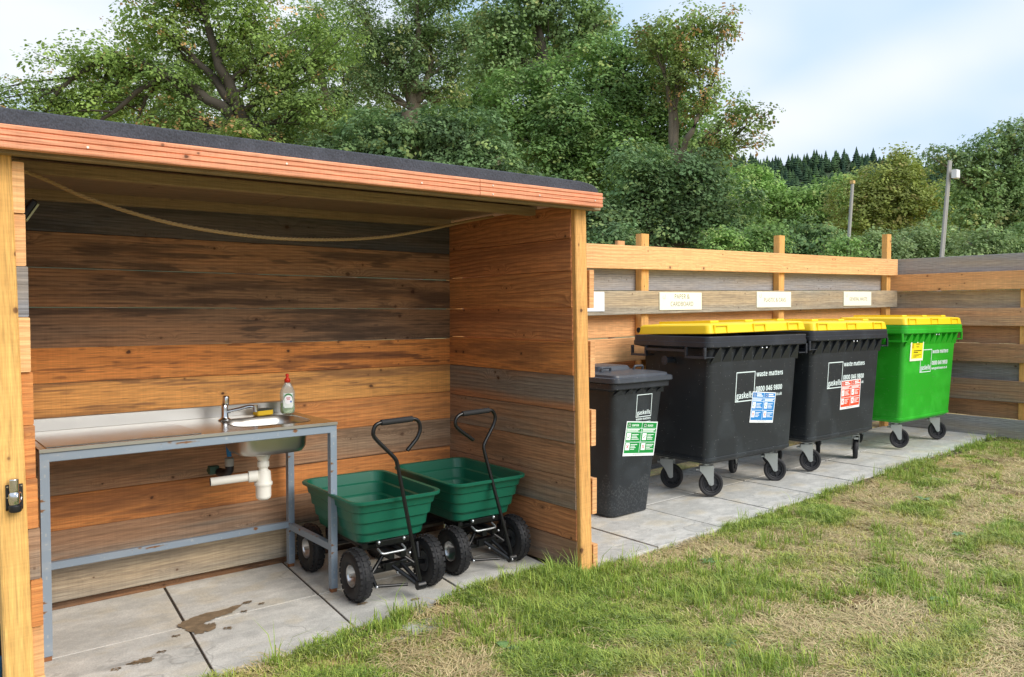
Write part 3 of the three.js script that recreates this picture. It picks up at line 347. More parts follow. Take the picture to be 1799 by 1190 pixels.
function stickerMat(col, dark, heads) { const t = decal(.26, .2, (c, W, H) => { c.fillStyle = '#eef2f4'; c.fillRect(0, 0, W, H); const m = W * .025; c.fillStyle = col; c.fillRect(m, m, W - 2 * m, H * .885); c.strokeStyle = '#e8f2f4'; c.lineWidth = W * .012; c.beginPath(); c.moveTo(W / 2, m); c.lineTo(W / 2, H * .9); for (const y of [.20, .31, .60]) { c.moveTo(m, H * y); c.lineTo(W - m, H * y); } c.stroke();
  for (let k = 0; k < 2; k++) { const x = k * W / 2; c.fillStyle = dark; c.fillRect(x + W * .05, H * .05, W * .11, H * .12); c.strokeStyle = '#fff'; c.lineWidth = W * .008; c.strokeRect(x + W * .075, H * .08, W * .06, H * .07); c.fillStyle = '#fff'; const L = heads[k]; c.font = `bold ${H * (L.length > 1 ? .055 : .08)}px sans-serif`; L.forEach((s, i) => s ? c.fillText(s, x + W * .18, H * .145, W * .29) : c.fillRect(x + W * .19, H * (.06 + i * .06), W * (.2 + .06 * i), H * .036)); c.fillRect(x + W * .04, H * .225, W * .40, H * .024); c.fillRect(x + W * .04, H * .265, W * .36, H * .024);
    for (const [yy, ic] of [[.34, '#4a9a5a'], [.63, '#d04040']]) { c.fillStyle = '#fff'; c.fillRect(x + W * .05, H * yy, W * .13, H * .20); c.strokeStyle = ic; c.lineWidth = W * .016; c.beginPath(); if (yy < .5) { c.moveTo(x + W * .075, H * (yy + .10)); c.lineTo(x + W * .105, H * (yy + .14)); c.lineTo(x + W * .155, H * (yy + .05)); } else { c.moveTo(x + W * .08, H * (yy + .05)); c.lineTo(x + W * .15, H * (yy + .15)); c.moveTo(x + W * .15, H * (yy + .05)); c.lineTo(x + W * .08, H * (yy + .15)); } c.stroke(); c.fillStyle = '#f4f8f8'; for (let i = 0; i < 4; i++) c.fillRect(x + W * .21, H * (yy + .03 + i * .045), W * (.12 + .12 * h2(i, k, 5 + yy * 10)), H * .02); } }
  c.fillStyle = '#445'; c.font = `${H * .045}px sans-serif`; c.textAlign = 'center'; c.fillText('www.gaskellswaste.co.uk', W / 2, H * .965, W * .7); }); t.colorSpace = THREE.SRGBColorSpace; return std(0xffffff, .45, 0, { map: t }); }
function yellowSticker() { const t = decal(.29, .19, (c, W, H) => { c.fillStyle = '#f2f4dc'; c.fillRect(0, 0, W, H); c.fillStyle = '#f4e21e'; c.fillRect(W * .10, H * .04, W * .84, H * .84); c.fillStyle = '#c8a810'; c.fillRect(W * .12, H * .07, W * .13, H * .26); c.fillStyle = '#3a3206'; c.font = `bold ${H * .105}px sans-serif`; c.fillText('GENERAL', W * .40, H * .15, W * .50); c.fillText('WASTE', W * .44, H * .29, W * .40); c.fillRect(W * .26, H * .44, W * .60, H * .045); c.fillRect(W * .26, H * .53, W * .34, H * .045); c.fillStyle = '#7a6a10'; for (let i = 0; i < 3; i++) c.fillRect(W * .26, H * (.66 + i * .06), W * (.6 - i * .18), H * .03); }); t.colorSpace = THREE.SRGBColorSpace; return std(0xffffff, .45, 0, { map: t }); }
function onFront(parent, name, w, h, x, y, frontZ, slope, mat, roll = 0, lift = .003) { const g = new THREE.PlaneGeometry(w, h); const m = mesh(name, g, mat, parent); m.rotation.order = 'XYZ'; m.rotation.x = slope; m.rotation.z = roll; m.position.set(x, y, frontZ(y) + lift); return m; }
function caster(parent, x, z, turn) { const c = part('caster', parent); c.position.set(x, 0, z); c.rotation.y = turn;        // wheel axle along local z
  const tr = .04; mesh('tyre', join(lathe([[.072, -.021], [.092, -.021], [.099, -.014], [.101, 0], [.099, .014], [.092, .021], [.072, .021], [.070, 0], [.072, -.021]], 32).rotateX(Math.PI / 2).translate(tr, .101, 0)), tyreM, c);
  const sp = []; for (let i = 0; i < 6; i++) { const b = new THREE.BoxGeometry(.012, .052, .026); b.translate(0, .045, 0); b.rotateZ(i * Math.PI / 3 + .3); sp.push(b); } const rim = lathe([[.060, -.019], [.072, -.019], [.073, .019], [.060, .019], [.060, -.019]], 28).rotateX(Math.PI / 2), hub = lathe([[0, -.026], [.022, -.026], [.022, .026], [0, .026]], 18).rotateX(Math.PI / 2), web = lathe([[.02, -.004], [.062, -.004], [.062, .004], [.02, .004]], 24).rotateX(Math.PI / 2); mesh('hub', join(sp, rim, hub, web).translate(tr, .101, 0), hubM, c);
  const s = new THREE.Shape(); s.moveTo(-.055, .24); s.lineTo(.06, .24); s.quadraticCurveTo(.058, .18, .060, .10); s.quadraticCurveTo(.04, .078, .022, .098); s.quadraticCurveTo(-.01, .17, -.055, .205); s.closePath(); const f = []; for (const sz of [-.034, .030]) f.push(new THREE.ExtrudeGeometry(s, { depth: .004, bevelEnabled: true, bevelSize: .001, bevelThickness: .001, bevelSegments: 1 }).translate(0, 0, sz)); f.push(box(-.056, .061, .236, .244, -.034, .034, .002), box(-.055, .055, .262, .270, -.055, .055, .003), lathe([[0, 0], [.034, 0], [.034, .02], [0, .02]], 20).translate(0, .243, 0), rod([tr, .101, -.04], [tr, .101, .04], .008)); mesh('fork', join(f), forkM, c);
  mesh('brake_pedal', join(box(-.085, -.045, .205, .222, -.022, .022, .004)), forkM, c); return c; }
function bigBin(pos, turn, mats, label, o) {
  const t = thing('wheeled_skip_bin', label, 'bin', 'large wheeled bins along the fence', pos, turn), [bm, rm] = mats; t.scale.set(1.03, 1.03, .90); const W = 1.27, D = .80, Hb = 1.165;
  const zf = (y) => lerp(.335, .39, (y - .31) / (Hb - .31)), slope = Math.atan2(.055, Hb - .31);
  const dk = (y) => zf(y) * 2;
  const body = mesh('body', loft([[1.02, .56, .268, .04], [1.06, .60, .27, .05], [1.10, .64, .285, .06], [1.145, dk(.31), .31, .06], [1.15, dk(.335), .335, .06], [1.20, dk(1.165), 1.165, .06]], { cap0: true, crease: .5, seg: 6 }), bm, t);
  mesh('base_lip', loft([[1.10, .645, .287, .06], [1.160, dk(.31) + .012, .298, .066], [1.160, dk(.31) + .012, .318, .066], [1.136, dk(.33), .322, .06]], { seg: 6, crease: .4 }), bm, body);
  mesh('rim', loft([[1.19, .77, 1.15, .06], [1.365, .875, 1.168, .07], [1.372, .882, 1.172, .07], [1.372, .882, 1.206, .07], [1.36, .87, 1.209, .066], [1.36, .87, 1.244, .066], [1.352, .862, 1.249, .062], [1.27, .78, 1.249, .05], [1.17, .75, 1.12, .05], [1.1, .62, .35, .05]], { seg: 6, crease: .4 }), rm, t);
  const ribs = []; const tooth = (x, w, side) => { const y0 = 1.045, y1 = 1.172, a = [-w / 2, y0], b = [w / 2, y0], g = new THREE.BufferGeometry(), z0 = zf(y0) + .001, z1 = .434, zi = zf(y1); const P = [[x - w / 2, y0, z0 - .004], [x + w / 2, y0, z0 - .004], [x - .007, y1, z1], [x + .007, y1, z1], [x - .007, y1, zi - .01], [x + .007, y1, zi - .01]]; const F = [[0, 1, 3], [0, 3, 2], [0, 2, 4], [1, 5, 3]]; g.setAttribute('position', new THREE.Float32BufferAttribute(F.flat().flatMap((i) => P[i]), 3)); g.computeVertexNormals(); return g; };
  for (let i = 0; i < 9; i++) ribs.push(tooth(-.53 + i * .1325, .128)); mesh('rim_ribs', join(ribs), bm, body);
  // side lifting pockets and trunnion, both ends
  for (const s of [-1, 1]) { const f = []; const frame = (z0, z1, y0) => { const x0 = s * .69 - .012, x1 = s * .69 + .012; f.push(box(x0, x1, y0, y0 + .018, z0, z1, .003), box(x0, x1, y0 + .018, 1.168, z0, z0 + .016, .003), box(x0, x1, y0 + .018, 1.168, z1 - .016, z1, .003), box(Math.min(s * .58, s * .678), Math.max(s * .58, s * .678), y0 + .004, y0 + .012, z0 + .004, z1 - .004, .001)); }; frame(.20, .41, 1.085); frame(-.42, -.24, 1.085); f.push(box(s * .69 - .01, s * .69 + .01, 1.132, 1.150, -.238, .198, .003)); mesh('lifting_pocket', join(f), rm, t);
    mesh('trunnion', join(rod([s * .58, 1.06, -.02], [s * .70, 1.06, -.02], .024, 16), rod([s * .694, 1.06, -.02], [s * .704, 1.06, -.02], .034, 16)), rm, t); }
  // lid
  const lid = part('lid', t); lid.position.set(0, 1.253, -.40); lid.rotation.order = 'ZXY'; lid.rotation.x = -(o.open ?? .01); lid.rotation.z = o.tilt ?? 0; lid.position.y += o.lift ?? 0;
  const lp = loft([[1.325, .80, 0, .04, 0, .42], [1.335, .81, .004, .045, 0, .42], [1.315, .79, .062, .05, 0, .42], [1.285, .76, .072, .05, 0, .42], [.9, .5, .084, .04, 0, .42], [.86, .46, .080, .04, 0, .42]], { seg: 5, cap0: true, cap1: true, crease: .35 });
  mesh('lid_shell', lp, yellowP, lid); for (const x of [-.52, -.02, .46]) mesh('hand_grip', join(box(x - .085, x - .070, .006, .066, .812, .8285, .003), box(x + .070, x + .085, .006, .066, .812, .8285, .003), box(x - .0698, x + .0698, .054, .068, .812, .8285, .003)), yellowP, lid);
  for (const x of [-.45, 0, .45]) mesh('lid_rib', box(x - .05, x + .05, .078, .097, .12, .70, .006), yellowP, lid); for (const x of [-.5, .5]) mesh('lid_hinge', join(rod([x - .05, .05, -.002], [x + .05, .05, -.002], .024, 14)), yellowP, lid); mesh('lid_end_hole', rod([-.655, .034, .03], [-.662, .034, .03], .022, 14), std(0x111111, .8), lid);
  // casters: front pair, rear pair
  const cs = o.cast; caster(t, -.44, .21, cs[0]); caster(t, .44, .21, cs[1]); caster(t, -.44, -.23, cs[2]); caster(t, .44, -.23, cs[3]);
  for (const x of [-.06, .0]) { const b = new THREE.SphereGeometry(.009, 10, 6); b.translate(x + .06, 1.15, .435); mesh('rivet', b, zinc, t); }
  onFront(body, 'logo_print', .66, .265, o.logo[0], o.logo[1], zf, slope, logoWide); if (o.stick) onFront(body, 'sticker', o.sw ?? .235, o.sh ?? .27, o.spos[0], o.spos[1], zf, slope, o.stick, o.sroll ?? 0, .0055);
  return t;
}
const faceL = Math.PI * .28;
bigBin([5.64, floorY(5.66), -4.10], .0, [blackP, blackRim], 'black four wheeled bin with yellow lid and blue sticker', { tilt: .012, lift: .008, open: .02, cast: [-.75, -.85, -1.1, .4], logo: [.055, .845], stick: stickerMat('#2a86cf', '#1560a8', [['', ''], ['', '']]), spos: [.115, .665], sroll: -.09, sw: .33, sh: .25 });
bigBin([7.10, floorY(7.1), -4.09], .0, [blackP, blackRim], 'black four wheeled bin with yellow lid and red sticker', { open: .0, cast: [-.85, .60, -.9, .6], logo: [-.02, .85], stick: stickerMat('#e2512e', '#b83618', [['', ''], ['', '']]), spos: [.075, .665], sroll: .01, sw: .35, sh: .265 });
bigBin([8.78, floorY(8.74) + .012, -4.06], .0, [greenP, greenP], 'bright green four wheeled bin with yellow lid', { open: .0, cast: [-.95, -.85, .3, .5], logo: [.085, .88], stick: yellowSticker(), spos: [-.335, .985], sw: .29, sh: .19, sroll: 0 });
{ // two wheeled bin for glass
  const t = thing('wheelie_bin', 'black two wheeled bin with grey lid and green glass sticker', 'bin', null, [4.335, floorY(4.34), -4.21], .02);
  const zf = (y) => lerp(.27, .345, y / 1.0), sl = Math.atan2(.075, 1.0), body = mesh('body', loft([[.36, .40, .0, .05, 0, .03], [.42, .49, .012, .07, 0, .025], [.43, .50, .05, .07, 0, .022], [.565, .67, .96, .05, 0, .01]], { cap0: true, seg: 6, crease: .5 }), dustyP, t);
  const zff = (y) => lerp(.272, .345, (y - .05) / .91);
  mesh('rim', loft([[.56, .665, .93, .05, 0, .01], [.635, .735, .945, .05, 0, .01], [.64, .74, .95, .05, 0, .01], [.64, .74, .985, .05, 0, .01], [.60, .70, .988, .04, 0, .01], [.55, .65, .93, .04, 0, .01]], { seg: 5, crease: .4 }), blackRim, t);
  const ribs = []; for (let i = 0; i < 5; i++) { const x = -.23 + i * .115, y0 = .898, y1 = .946, P = [[x - .05, y0, zff(y0) - .002], [x + .05, y0, zff(y0) - .002], [x - .006, y1, .372], [x + .006, y1, .372], [x - .006, y1, .33], [x + .006, y1, .33]], g = new THREE.BufferGeometry(); g.setAttribute('position', new THREE.Float32BufferAttribute([[0, 1, 3], [0, 3, 2], [0, 2, 4], [1, 5, 3]].flat().flatMap((k) => P[k]), 3)); g.computeVertexNormals(); ribs.push(g); } mesh('rim_ribs', join(ribs), blackP, body);
  const lm = plastic(0x3a3f47, .42, 9), lid = mesh('lid', loft([[.655, .77, .99, .06, 0, .02], [.665, .78, .996, .06, 0, .02], [.66, .775, 1.025, .06, 0, .02], [.61, .72, 1.03, .05, 0, .02], [.60, .71, 1.045, .05, 0, .02], [.52, .62, 1.055, .05, 0, .0], [.30, .40, 1.062, .04, -.02, -.02]], { cap0: true, cap1: true, seg: 5, crease: .4 }), lm, t);
  mesh('raised_panel', loft([[.36, .34, 1.055, .03, -.02, -.03], [.32, .30, 1.09, .03, -.02, -.03], [.30, .28, 1.092, .03, -.02, -.03]], { cap1: true, crease: .4 }), lm, lid);
  for (const x of [-.17, .19]) mesh('lid_handle', join(tube([[x - .05, 1.05, .16], [x - .045, 1.085, .17], [x + .045, 1.085, .17], [x + .05, 1.05, .16]], .009, 16, 8, false, .2)), lm, lid);
  mesh('grab_bar', join(rod([-.26, .98, -.40], [.26, .98, -.40], .016, 12), rod([-.25, .98, -.40], [-.25, .97, -.33], .014), rod([.25, .98, -.40], [.25, .97, -.33], .014)), blackRim, t);
  for (const x of [-.235, .235]) { const w = lathe([[0, -.02], [.07, -.02], [.08, -.024], [.098, -.02], [.10, 0], [.098, .02], [.08, .024], [.07, .02], [0, .02]], 28).rotateZ(Math.PI / 2); w.translate(x, .1, -.25); mesh('wheel', w, tyreM, t); }
  onFront(body, 'logo_print', .175, .2625, .06, .765, zff, sl, logoTall); onFront(body, 'sticker', .35, .255, .04, .565, zff, sl, stickerMat('#0d8f3c', '#0a6b2c', [['GWYDR'], ['GLASS']]), -.10, .0065);
}

// ------------------------------------------------------------------ fences and signs
{
  const t = thing('slatted_fence', 'long timber fence of staggered boards behind the bins', 'fence'), tilt = .0184, y = (v, x) => v + (x - 4.63) * tilt;
  for (const [x, top] of [[5.335, 2.20], [7.485, 2.318], [9.855, 2.48]]) upright(t, WD.post[1], x - .05, x + .05, -.2, top, -4.765, -4.692);
  upright(t, WD.tan[1], 5.10, 5.19, 1.83, 2.135, -4.84, -4.8, 'strut');
  const fr = [[2.073, 1.872, WD.tan[0]], [1.684, 1.482, WD.gray[1]], [1.28, 1.08, WD.tan[1]], [.88, .68, WD.tan[2]], [.48, .28, WD.gray[0]]], bk = [[1.885, 1.69, WD.gray[0]], [1.478, 1.285, WD.tan[1]], [1.085, .88, WD.tan[2]], [.68, .48, WD.mix[1]], [.28, .06, WD.gray[2]]];
  for (const [a, b, m] of fr) plank(t, m, [3.30, y(b, 3.3), -4.69], 6.70, a - b, .038, 0, tilt, 'board');
  for (const [a, b, m] of bk) plank(t, m, [3.30, y(b, 3.3), -4.806], 6.56, a - b, .038, 0, tilt, 'board');
  const r = thing('slatted_fence', 'shorter timber fence of staggered boards closing off the paving end', 'fence');
  const rows = [[2.18, 1.985, 1, WD.gray[0]], [1.98, 1.772, 0, WD.tan[1]], [1.77, 1.562, 1, WD.gray[1]], [1.562, 1.357, 0, WD.tan[2]], [1.36, 1.155, 1, WD.mix[2]], [1.152, .94, 0, WD.tan[2]], [.94, .73, 1, WD.gray[2]], [.735, .495, 0, WD.gray[1]], [.495, .30, 1, WD.mix[2]], [.30, .055, 0, WD.mix[1]]];
  rows[5][3] = WD.mix[2]; rows[7][3] = WD.mix[1]; rows[9][3] = WD.gray[0];
  for (const [a, b, back, m] of rows) plank(r, m, [back ? 10.128 : 10.036, b, -4.80], 3.0, a - b, .036, -Math.PI / 2, rr(-.001, .001), 'board');
  for (const z of [-3.26, -1.95]) upright(r, WD.post[1], 10.038, 10.09, -.2, 1.98, z - .04, z + .045);
  // sign boards
  const sign = (u0, u1, y0, y1, lines, label, sz) => { const g = thing('sign_board', label, 'sign', 'notices on the grey fence board'); const cv = document.createElement('canvas'); cv.width = 512; cv.height = Math.round(512 * (y1 - y0) / (u1 - u0)); const c = cv.getContext('2d'), W = cv.width, H = cv.height; c.fillStyle = lines.length ? '#f3f3e2' : '#e6ecf2'; c.fillRect(0, 0, W, H); c.textAlign = 'center'; c.fillStyle = '#47473c'; c.font = `${H * (sz ?? .36)}px sans-serif`; lines.forEach((s, i) => c.fillText(s, W * .52, H * (lines.length > 1 ? .36 + i * .43 : .64), W * .8));
    if (lines.length) { c.strokeStyle = '#b9bc9e'; c.lineWidth = 4; c.beginPath(); c.arc(W * .10, H * .27, H * .10, .3, 4); c.moveTo(W * .13, H * .12); c.lineTo(W * .115, H * .34); c.stroke(); }
    const tx = new THREE.CanvasTexture(cv); tx.colorSpace = THREE.SRGBColorSpace; const xm = (u0 + u1) / 2, ym = (y0 + y1) / 2; g.position.set(xm, ym, -4.652); g.rotation.z = tilt * .6; mesh('panel', box(-(u1 - u0) / 2, (u1 - u0) / 2, -(y1 - y0) / 2, (y1 - y0) / 2, .0005, .006, .001), std(lines.length ? 0xe6e6d6 : 0xdde3ea, .5), g); const f = mesh('face', new THREE.PlaneGeometry(u1 - u0 - .004, y1 - y0 - .004), std(0xffffff, .45, 0, { map: tx }), g); f.position.z = .0085; };
  sign(4.24, 4.775, 1.512, 1.675, [], 'blank white notice board fixed beside shelter post'); sign(5.472, 6.073, 1.53, 1.69, ['PAPER &', 'CARDBOARD'], 'cream notice reading paper and cardboard'); sign(6.961, 7.586, 1.56, 1.722, ['PLASTIC & CANS'], 'cream notice reading plastic and cans', .34); sign(8.676, 9.319, 1.588, 1.752, ['GENERAL WASTE'], 'cream notice reading general waste', .34);
}
// blue tub behind the left post
{ const t = thing('plastic_tub', 'blue plastic tub with black lid outside shelter post', 'tub', null, [.255, -.03, -3.72], .0);
  mesh('tub_body', loft([[.22, .30, 0, .04], [.26, .34, .20, .05], [.275, .355, .205, .05], [.275, .355, .225, .05]], { cap0: true, cap1: true }), std(0x1f7fd0, .45), t); mesh('tub_lid', loft([[.29, .37, .226, .05], [.29, .37, .25, .05], [.25, .33, .265, .05]], { cap0: true, cap1: true }), std(0x1a1b1e, .6), t); }
for (const [u0, v0, u1, v1, d, r, label, twin] of [[1498, 322, 1488, 470, 15, .034, 'slender weathered grey pole standing alone behind the fence', 0], [1668, 282, 1652, 470, 13, .026, 'twin weathered grey poles with small white box at top', 1]]) {
  const a = at(u0, v0, d), b = at(u1, v1, d), k = (b.y + .3) / (a.y - b.y), base = b.clone().sub(a.clone().sub(b).multiplyScalar(k)); const t = thing('wooden_pole', label, 'pole', null, [base.x, base.y, base.z]); const top = a.clone().sub(base), m = std(0xa2a19c, .9);
  const pole = (ox) => { const pts = [], rad = []; for (let i = 0; i <= 10; i++) { const q = top.clone().multiplyScalar(i / 10); q.x += ox + .008 * (vn(i, ox * 9, 3) - .5); pts.push(q); rad.push(r * (1.12 - .25 * i / 10)); } mesh('pole', taperTube(pts, rad, 10), m, t); }; pole(0); if (twin) { pole(.056); mesh('white_box', box(top.x - .03, top.x + .10, top.y - .30, top.y - .16, top.z + .05, top.z + .13, .01), std(0xe4e4e4, .5), t); } else mesh('pole_cap', box(top.x - .035, top.x + .035, top.y - .01, top.y + .05, top.z - .035, top.z + .035, .004), std(0xcfae72, .8), t); }

// ------------------------------------------------------------------ hill and far wood
{
  const line = [[-500, 260], [0, 235], [500, 205], [850, 200], [1150, 262], [1360, 300], [1440, 288], [1500, 284], [1560, 288], [1640, 305], [1900, 318], [2600, 330]];
  const topV = (u) => { for (let i = 1; i < line.length; i++) if (u <= line[i][0]) return lerp(line[i - 1][1], line[i][1], (u - line[i - 1][0]) / (line[i][0] - line[i - 1][0])); return 330; };
  const ds = [70, 110, 160, 220, 290, 360, 430], pos = [], idx = [], NU = 90;
  const hp = (u, k) => { const d = ds[k], w = k / (ds.length - 1), v = lerp(560, topV(u), Math.pow(w, .75)); const p = at(u, v, d); p.y += w > 0 && w < 1 ? 3 * (fbm(u * .01, k, 3, 3) - .5) : 0; return p; };
  for (let k = 0; k < ds.length; k++) for (let i = 0; i <= NU; i++) { const p = hp(-500 + 3100 * i / NU, k); pos.push(p.x, p.y, p.z); }
  for (let k = 0; k + 1 < ds.length; k++) for (let i = 0; i < NU; i++) { const a = k * (NU + 1) + i; idx.push(a, a + 1, a + NU + 1, a + 1, a + NU + 2, a + NU + 1); }
  const g = new THREE.BufferGeometry(); g.setAttribute('position', new THREE.Float32BufferAttribute(pos, 3)); g.setIndex(idx); g.computeVertexNormals(); const hm = mesh('hill', g, std(0x2f4020, 1), scene); hm.userData = { kind: 'structure', label: 'wooded hillside beyond the trees' };
  const cone = []; const rn = mulberry(99); for (let k = 0; k < 7; k++) { const y = .12 + k * .125, r = .26 * (1 - k / 7.3), n = 9, P = []; for (let i = 0; i < n; i++) { const a = i / n * 6.283 + k, q = r * (.75 + .5 * rn()); P.push([Math.cos(a) * q, y - .04 * rn(), Math.sin(a) * q]); } for (let i = 0; i < n; i++) cone.push(...P[i], ...P[(i + 1) % n], 0, y + .2, 0); }
  const cg = new THREE.BufferGeometry(); cg.setAttribute('position', new THREE.Float32BufferAttribute(cone, 3)); cg.computeVertexNormals();
  const N = 4200, im = new THREE.InstancedMesh(cg, std(0xffffff, 1), N), M = new THREE.Matrix4(), c = new THREE.Color(); let n = 0;
  while (n < N) { const u = rr(-480, 2500), w = 1 - Math.pow(R(), 1.6) * .75, k = w * (ds.length - 1), k0 = Math.min(ds.length - 2, Math.floor(k)), p = hp(u, k0).lerp(hp(u, k0 + 1), k - k0); const s = rr(4.2, 8.8); M.compose(p, new THREE.Quaternion().setFromAxisAngle(V(0, 1, 0), R() * 6.3), V(s * 1.25, s * rr(.8, 1.05), s * 1.25)); im.setMatrixAt(n, M); const q = R(); c.setRGB(lerp(.022, .05, q), lerp(.055, .10, q), lerp(.03, .03, q)); im.setColorAt(n, c); n++; }
  im.name = 'conifer_wood'; im.userData = { kind: 'stuff', label: 'dark conifer wood covering the distant hill', category: 'trees' }; im.castShadow = true; scene.add(im);
}

// ------------------------------------------------------------------ trees
function sprayGeo(seed, n, len, spread) { const r = mulberry(seed), pos = [];
  for (let i = 0; i < n; i++) { const a = r() * 6.283, d = Math.sqrt(r()) * spread, y = (r() - .5) * spread * .8, L = len * (.5 + .95 * r()), w = L * .36, yaw = a + (r() - .5) * 2, p = .15 - r() * .9;
    const dx = Math.cos(yaw) * Math.cos(p), dz = Math.sin(yaw) * Math.cos(p), dy = Math.sin(p), sx = -Math.sin(yaw), sz = Math.cos(yaw), rl = (r() - .5) * 1.2, bx = Math.cos(a) * d, bz = Math.sin(a) * d;
    const A = [bx, y, bz], T = [bx + dx * L, y + dy * L, bz + dz * L], m = .45, B = [bx + dx * L * m + sx * w, y + dy * L * m + rl * w, bz + dz * L * m + sz * w], C = [bx + dx * L * m - sx * w, y + dy * L * m - rl * w, bz + dz * L * m - sz * w];
    pos.push(...A, ...B, ...T, ...A, ...T, ...C); }
  const g = new THREE.BufferGeometry(); g.setAttribute('position', new THREE.Float32BufferAttribute(pos, 3)); g.computeVertexNormals(); return g; }
const leafM = new THREE.MeshPhysicalMaterial({ color: 0xffffff, roughness: .8, transmission: .45, thickness: 0, specularIntensity: .3 });
const barkM = std(0x6b6152, .95), barkD = std(0x4a443b, .95);
// o: depth, lobes [u,v,ru,rv,(dd)], base px, fork px, leaf colours, density, leaf length, bare (share of twigs)
function tree(name, label, o) {
  const rnd = mulberry(o.seed), r1 = (a, b) => a + (b - a) * rnd(), D = o.d, s = D / FPX, f = at(o.fork[0], o.fork[1], D + (o.fork[2] ?? 0)), b = at(o.base, 560, D); b.y = -.1; b.lerp(V(f.x, b.y, f.z), .5);
  const t = thing(name, label, o.cat ?? 'tree', o.group, [b.x, b.y, b.z]); const wood = [], pts = [], O = V(b.x, b.y, b.z);
  const curve = (A, B, ra, rb, n = 6, wob = .06, sides = 5) => { const L = A.distanceTo(B), q = [], r = []; const o1 = V(r1(-1, 1), r1(-.3, 1), r1(-1, 1)).multiplyScalar(L * wob); for (let i = 0; i <= n; i++) { const k = i / n, p = A.clone().lerp(B, k).addScaledVector(o1, Math.sin(k * Math.PI)); p.add(V(r1(-1, 1), r1(-1, 1), r1(-1, 1)).multiplyScalar(L * .018)); q.push(p); r.push(lerp(ra, rb, k)); } q[0].copy(A); wood.push(taperTube(q, r, sides)); return q; };
  const R0 = o.trunk ?? .22; curve(O, f, R0 * 1.3, R0, 8, .04, 8);
  const tops = o.lobes.map((l) => at(l[0], l[1], D + (l[4] ?? 0))).sort((p, q) => q.y - p.y), lead = [f]; { const nL = Math.min(o.stems ?? 2, tops.length); for (let i = 0; i < nL; i++) { const tp = tops[Math.floor(i * Math.min(3, tops.length / nL))], T = f.clone().lerp(tp, .92); lead.push(...curve(f, T, R0 * .72, R0 * .2, 9, .07, 6).slice(1)); } } const leaf = []; const ll = (o.leaf ?? .12) * .72, dens = o.dens ?? 1;
  for (const [u, v, ru, rv, dd = 0, k = 1] of o.lobes) {
    const c = at(u, v, D + dd), a = ru * s, h = rv * s, dp = Math.min(a, h) * .55 + a * .35; const entry = c.clone().lerp(f, .25).add(V(0, -h * .3, 0));
    let best = lead[0], bs = 1e9; for (const L of lead) { const dh = (entry.y - L.y), dd2 = L.distanceTo(entry), sc2 = dd2 + Math.abs(dh - dd2 * .55) * 1.2; if (sc2 < bs) { bs = sc2; best = L; } } const q = curve(best, entry, R0 * .34, R0 * .11, 7, .10), tint = r1(.82, 1.18), warm = r1(0, 1);
    const n = Math.round(dens * k * 185 * (a * h + a * dp + h * dp)); const subs = Math.max(5, Math.round(n / 90)), ends = [];
    for (let i = 0; i < subs; i++) { const z = r1(-.75, 1), th = r1(0, 6.283), rr_ = Math.sqrt(1 - z * z), e = V(c.x, c.y, c.z).addScaledVector(RT, rr_ * Math.cos(th) * a * .88).addScaledVector(V(0, 1, 0), z * h * .88).addScaledVector(FW, rr_ * Math.sin(th) * dp * .88); const st = q[3 + Math.floor(rnd() * 4)]; const qq = curve(st, e, R0 * .075 + .006, .006, 5, .13, 4); ends.push(qq); }
    for (let i = 0; i < n; i++) { let p; if (rnd() < (o.twig ?? .6)) { const qq = ends[Math.floor(rnd() * ends.length)], k2 = 1.6 + rnd() * 3.4, i0 = Math.min(4, Math.floor(k2)); p = qq[i0].clone().lerp(qq[i0 + 1], k2 - i0).add(V(r1(-1, 1), r1(-.7, .8), r1(-1, 1)).multiplyScalar(.55 * ll / .12)); }
      else { const z = r1(-1, 1), th = r1(0, 6.283), rr_ = Math.sqrt(1 - z * z), rad = .62 + .42 * Math.sqrt(rnd()); const nz = vn(th * 2.2 + u, z * 3 + v, o.seed); if (nz < .30) continue; p = c.clone().addScaledVector(RT, rr_ * Math.cos(th) * a * rad).addScaledVector(V(0, 1, 0), z * h * rad * (.8 + .4 * nz)).addScaledVector(FW, rr_ * Math.sin(th) * dp * rad); }
      leaf.push([p, tint, warm, p.clone().sub(c).normalize()]); }
  }
  const trunk = mesh('trunk', join(wood), o.dark ? barkD : barkM, t); trunk.position.set(-b.x, -b.y, -b.z);
  const im = new THREE.InstancedMesh(sprayGeo(o.seed, 20, ll, ll * 2.3), leafM, leaf.length), M = new THREE.Matrix4(), Q = new THREE.Quaternion(), c = new THREE.Color(), [ca, cb, cc, cs = .1] = o.cols;
  leaf.forEach(([p, tint, warm, nrm], i) => { const up = nrm.multiplyScalar(.45).add(V(0, .8, 0)).add(V(r1(-.5, .5), r1(-.3, .3), r1(-.5, .5))).normalize(); Q.setFromUnitVectors(V(0, 1, 0), up).multiply(new THREE.Quaternion().setFromAxisAngle(V(0, 1, 0), r1(0, 6.283))); const sc = r1(.6, 1.4); M.compose(p.sub(O), Q, V(sc, sc, sc)); im.setMatrixAt(i, M);
    const k = rnd(), q = rnd() < cs ? cc : mix3(ca, cb, Math.min(1, k * .7 + warm * .4)), m = 2.05 * tint * r1(.75, 1.25); c.setRGB(q[0] * m, q[1] * m, q[2] * m); im.setColorAt(i, c); });
  im.name = 'crown'; im.userData = { kind: 'stuff' }; im.castShadow = im.receiveShadow = true; t.add(im); return t;
}
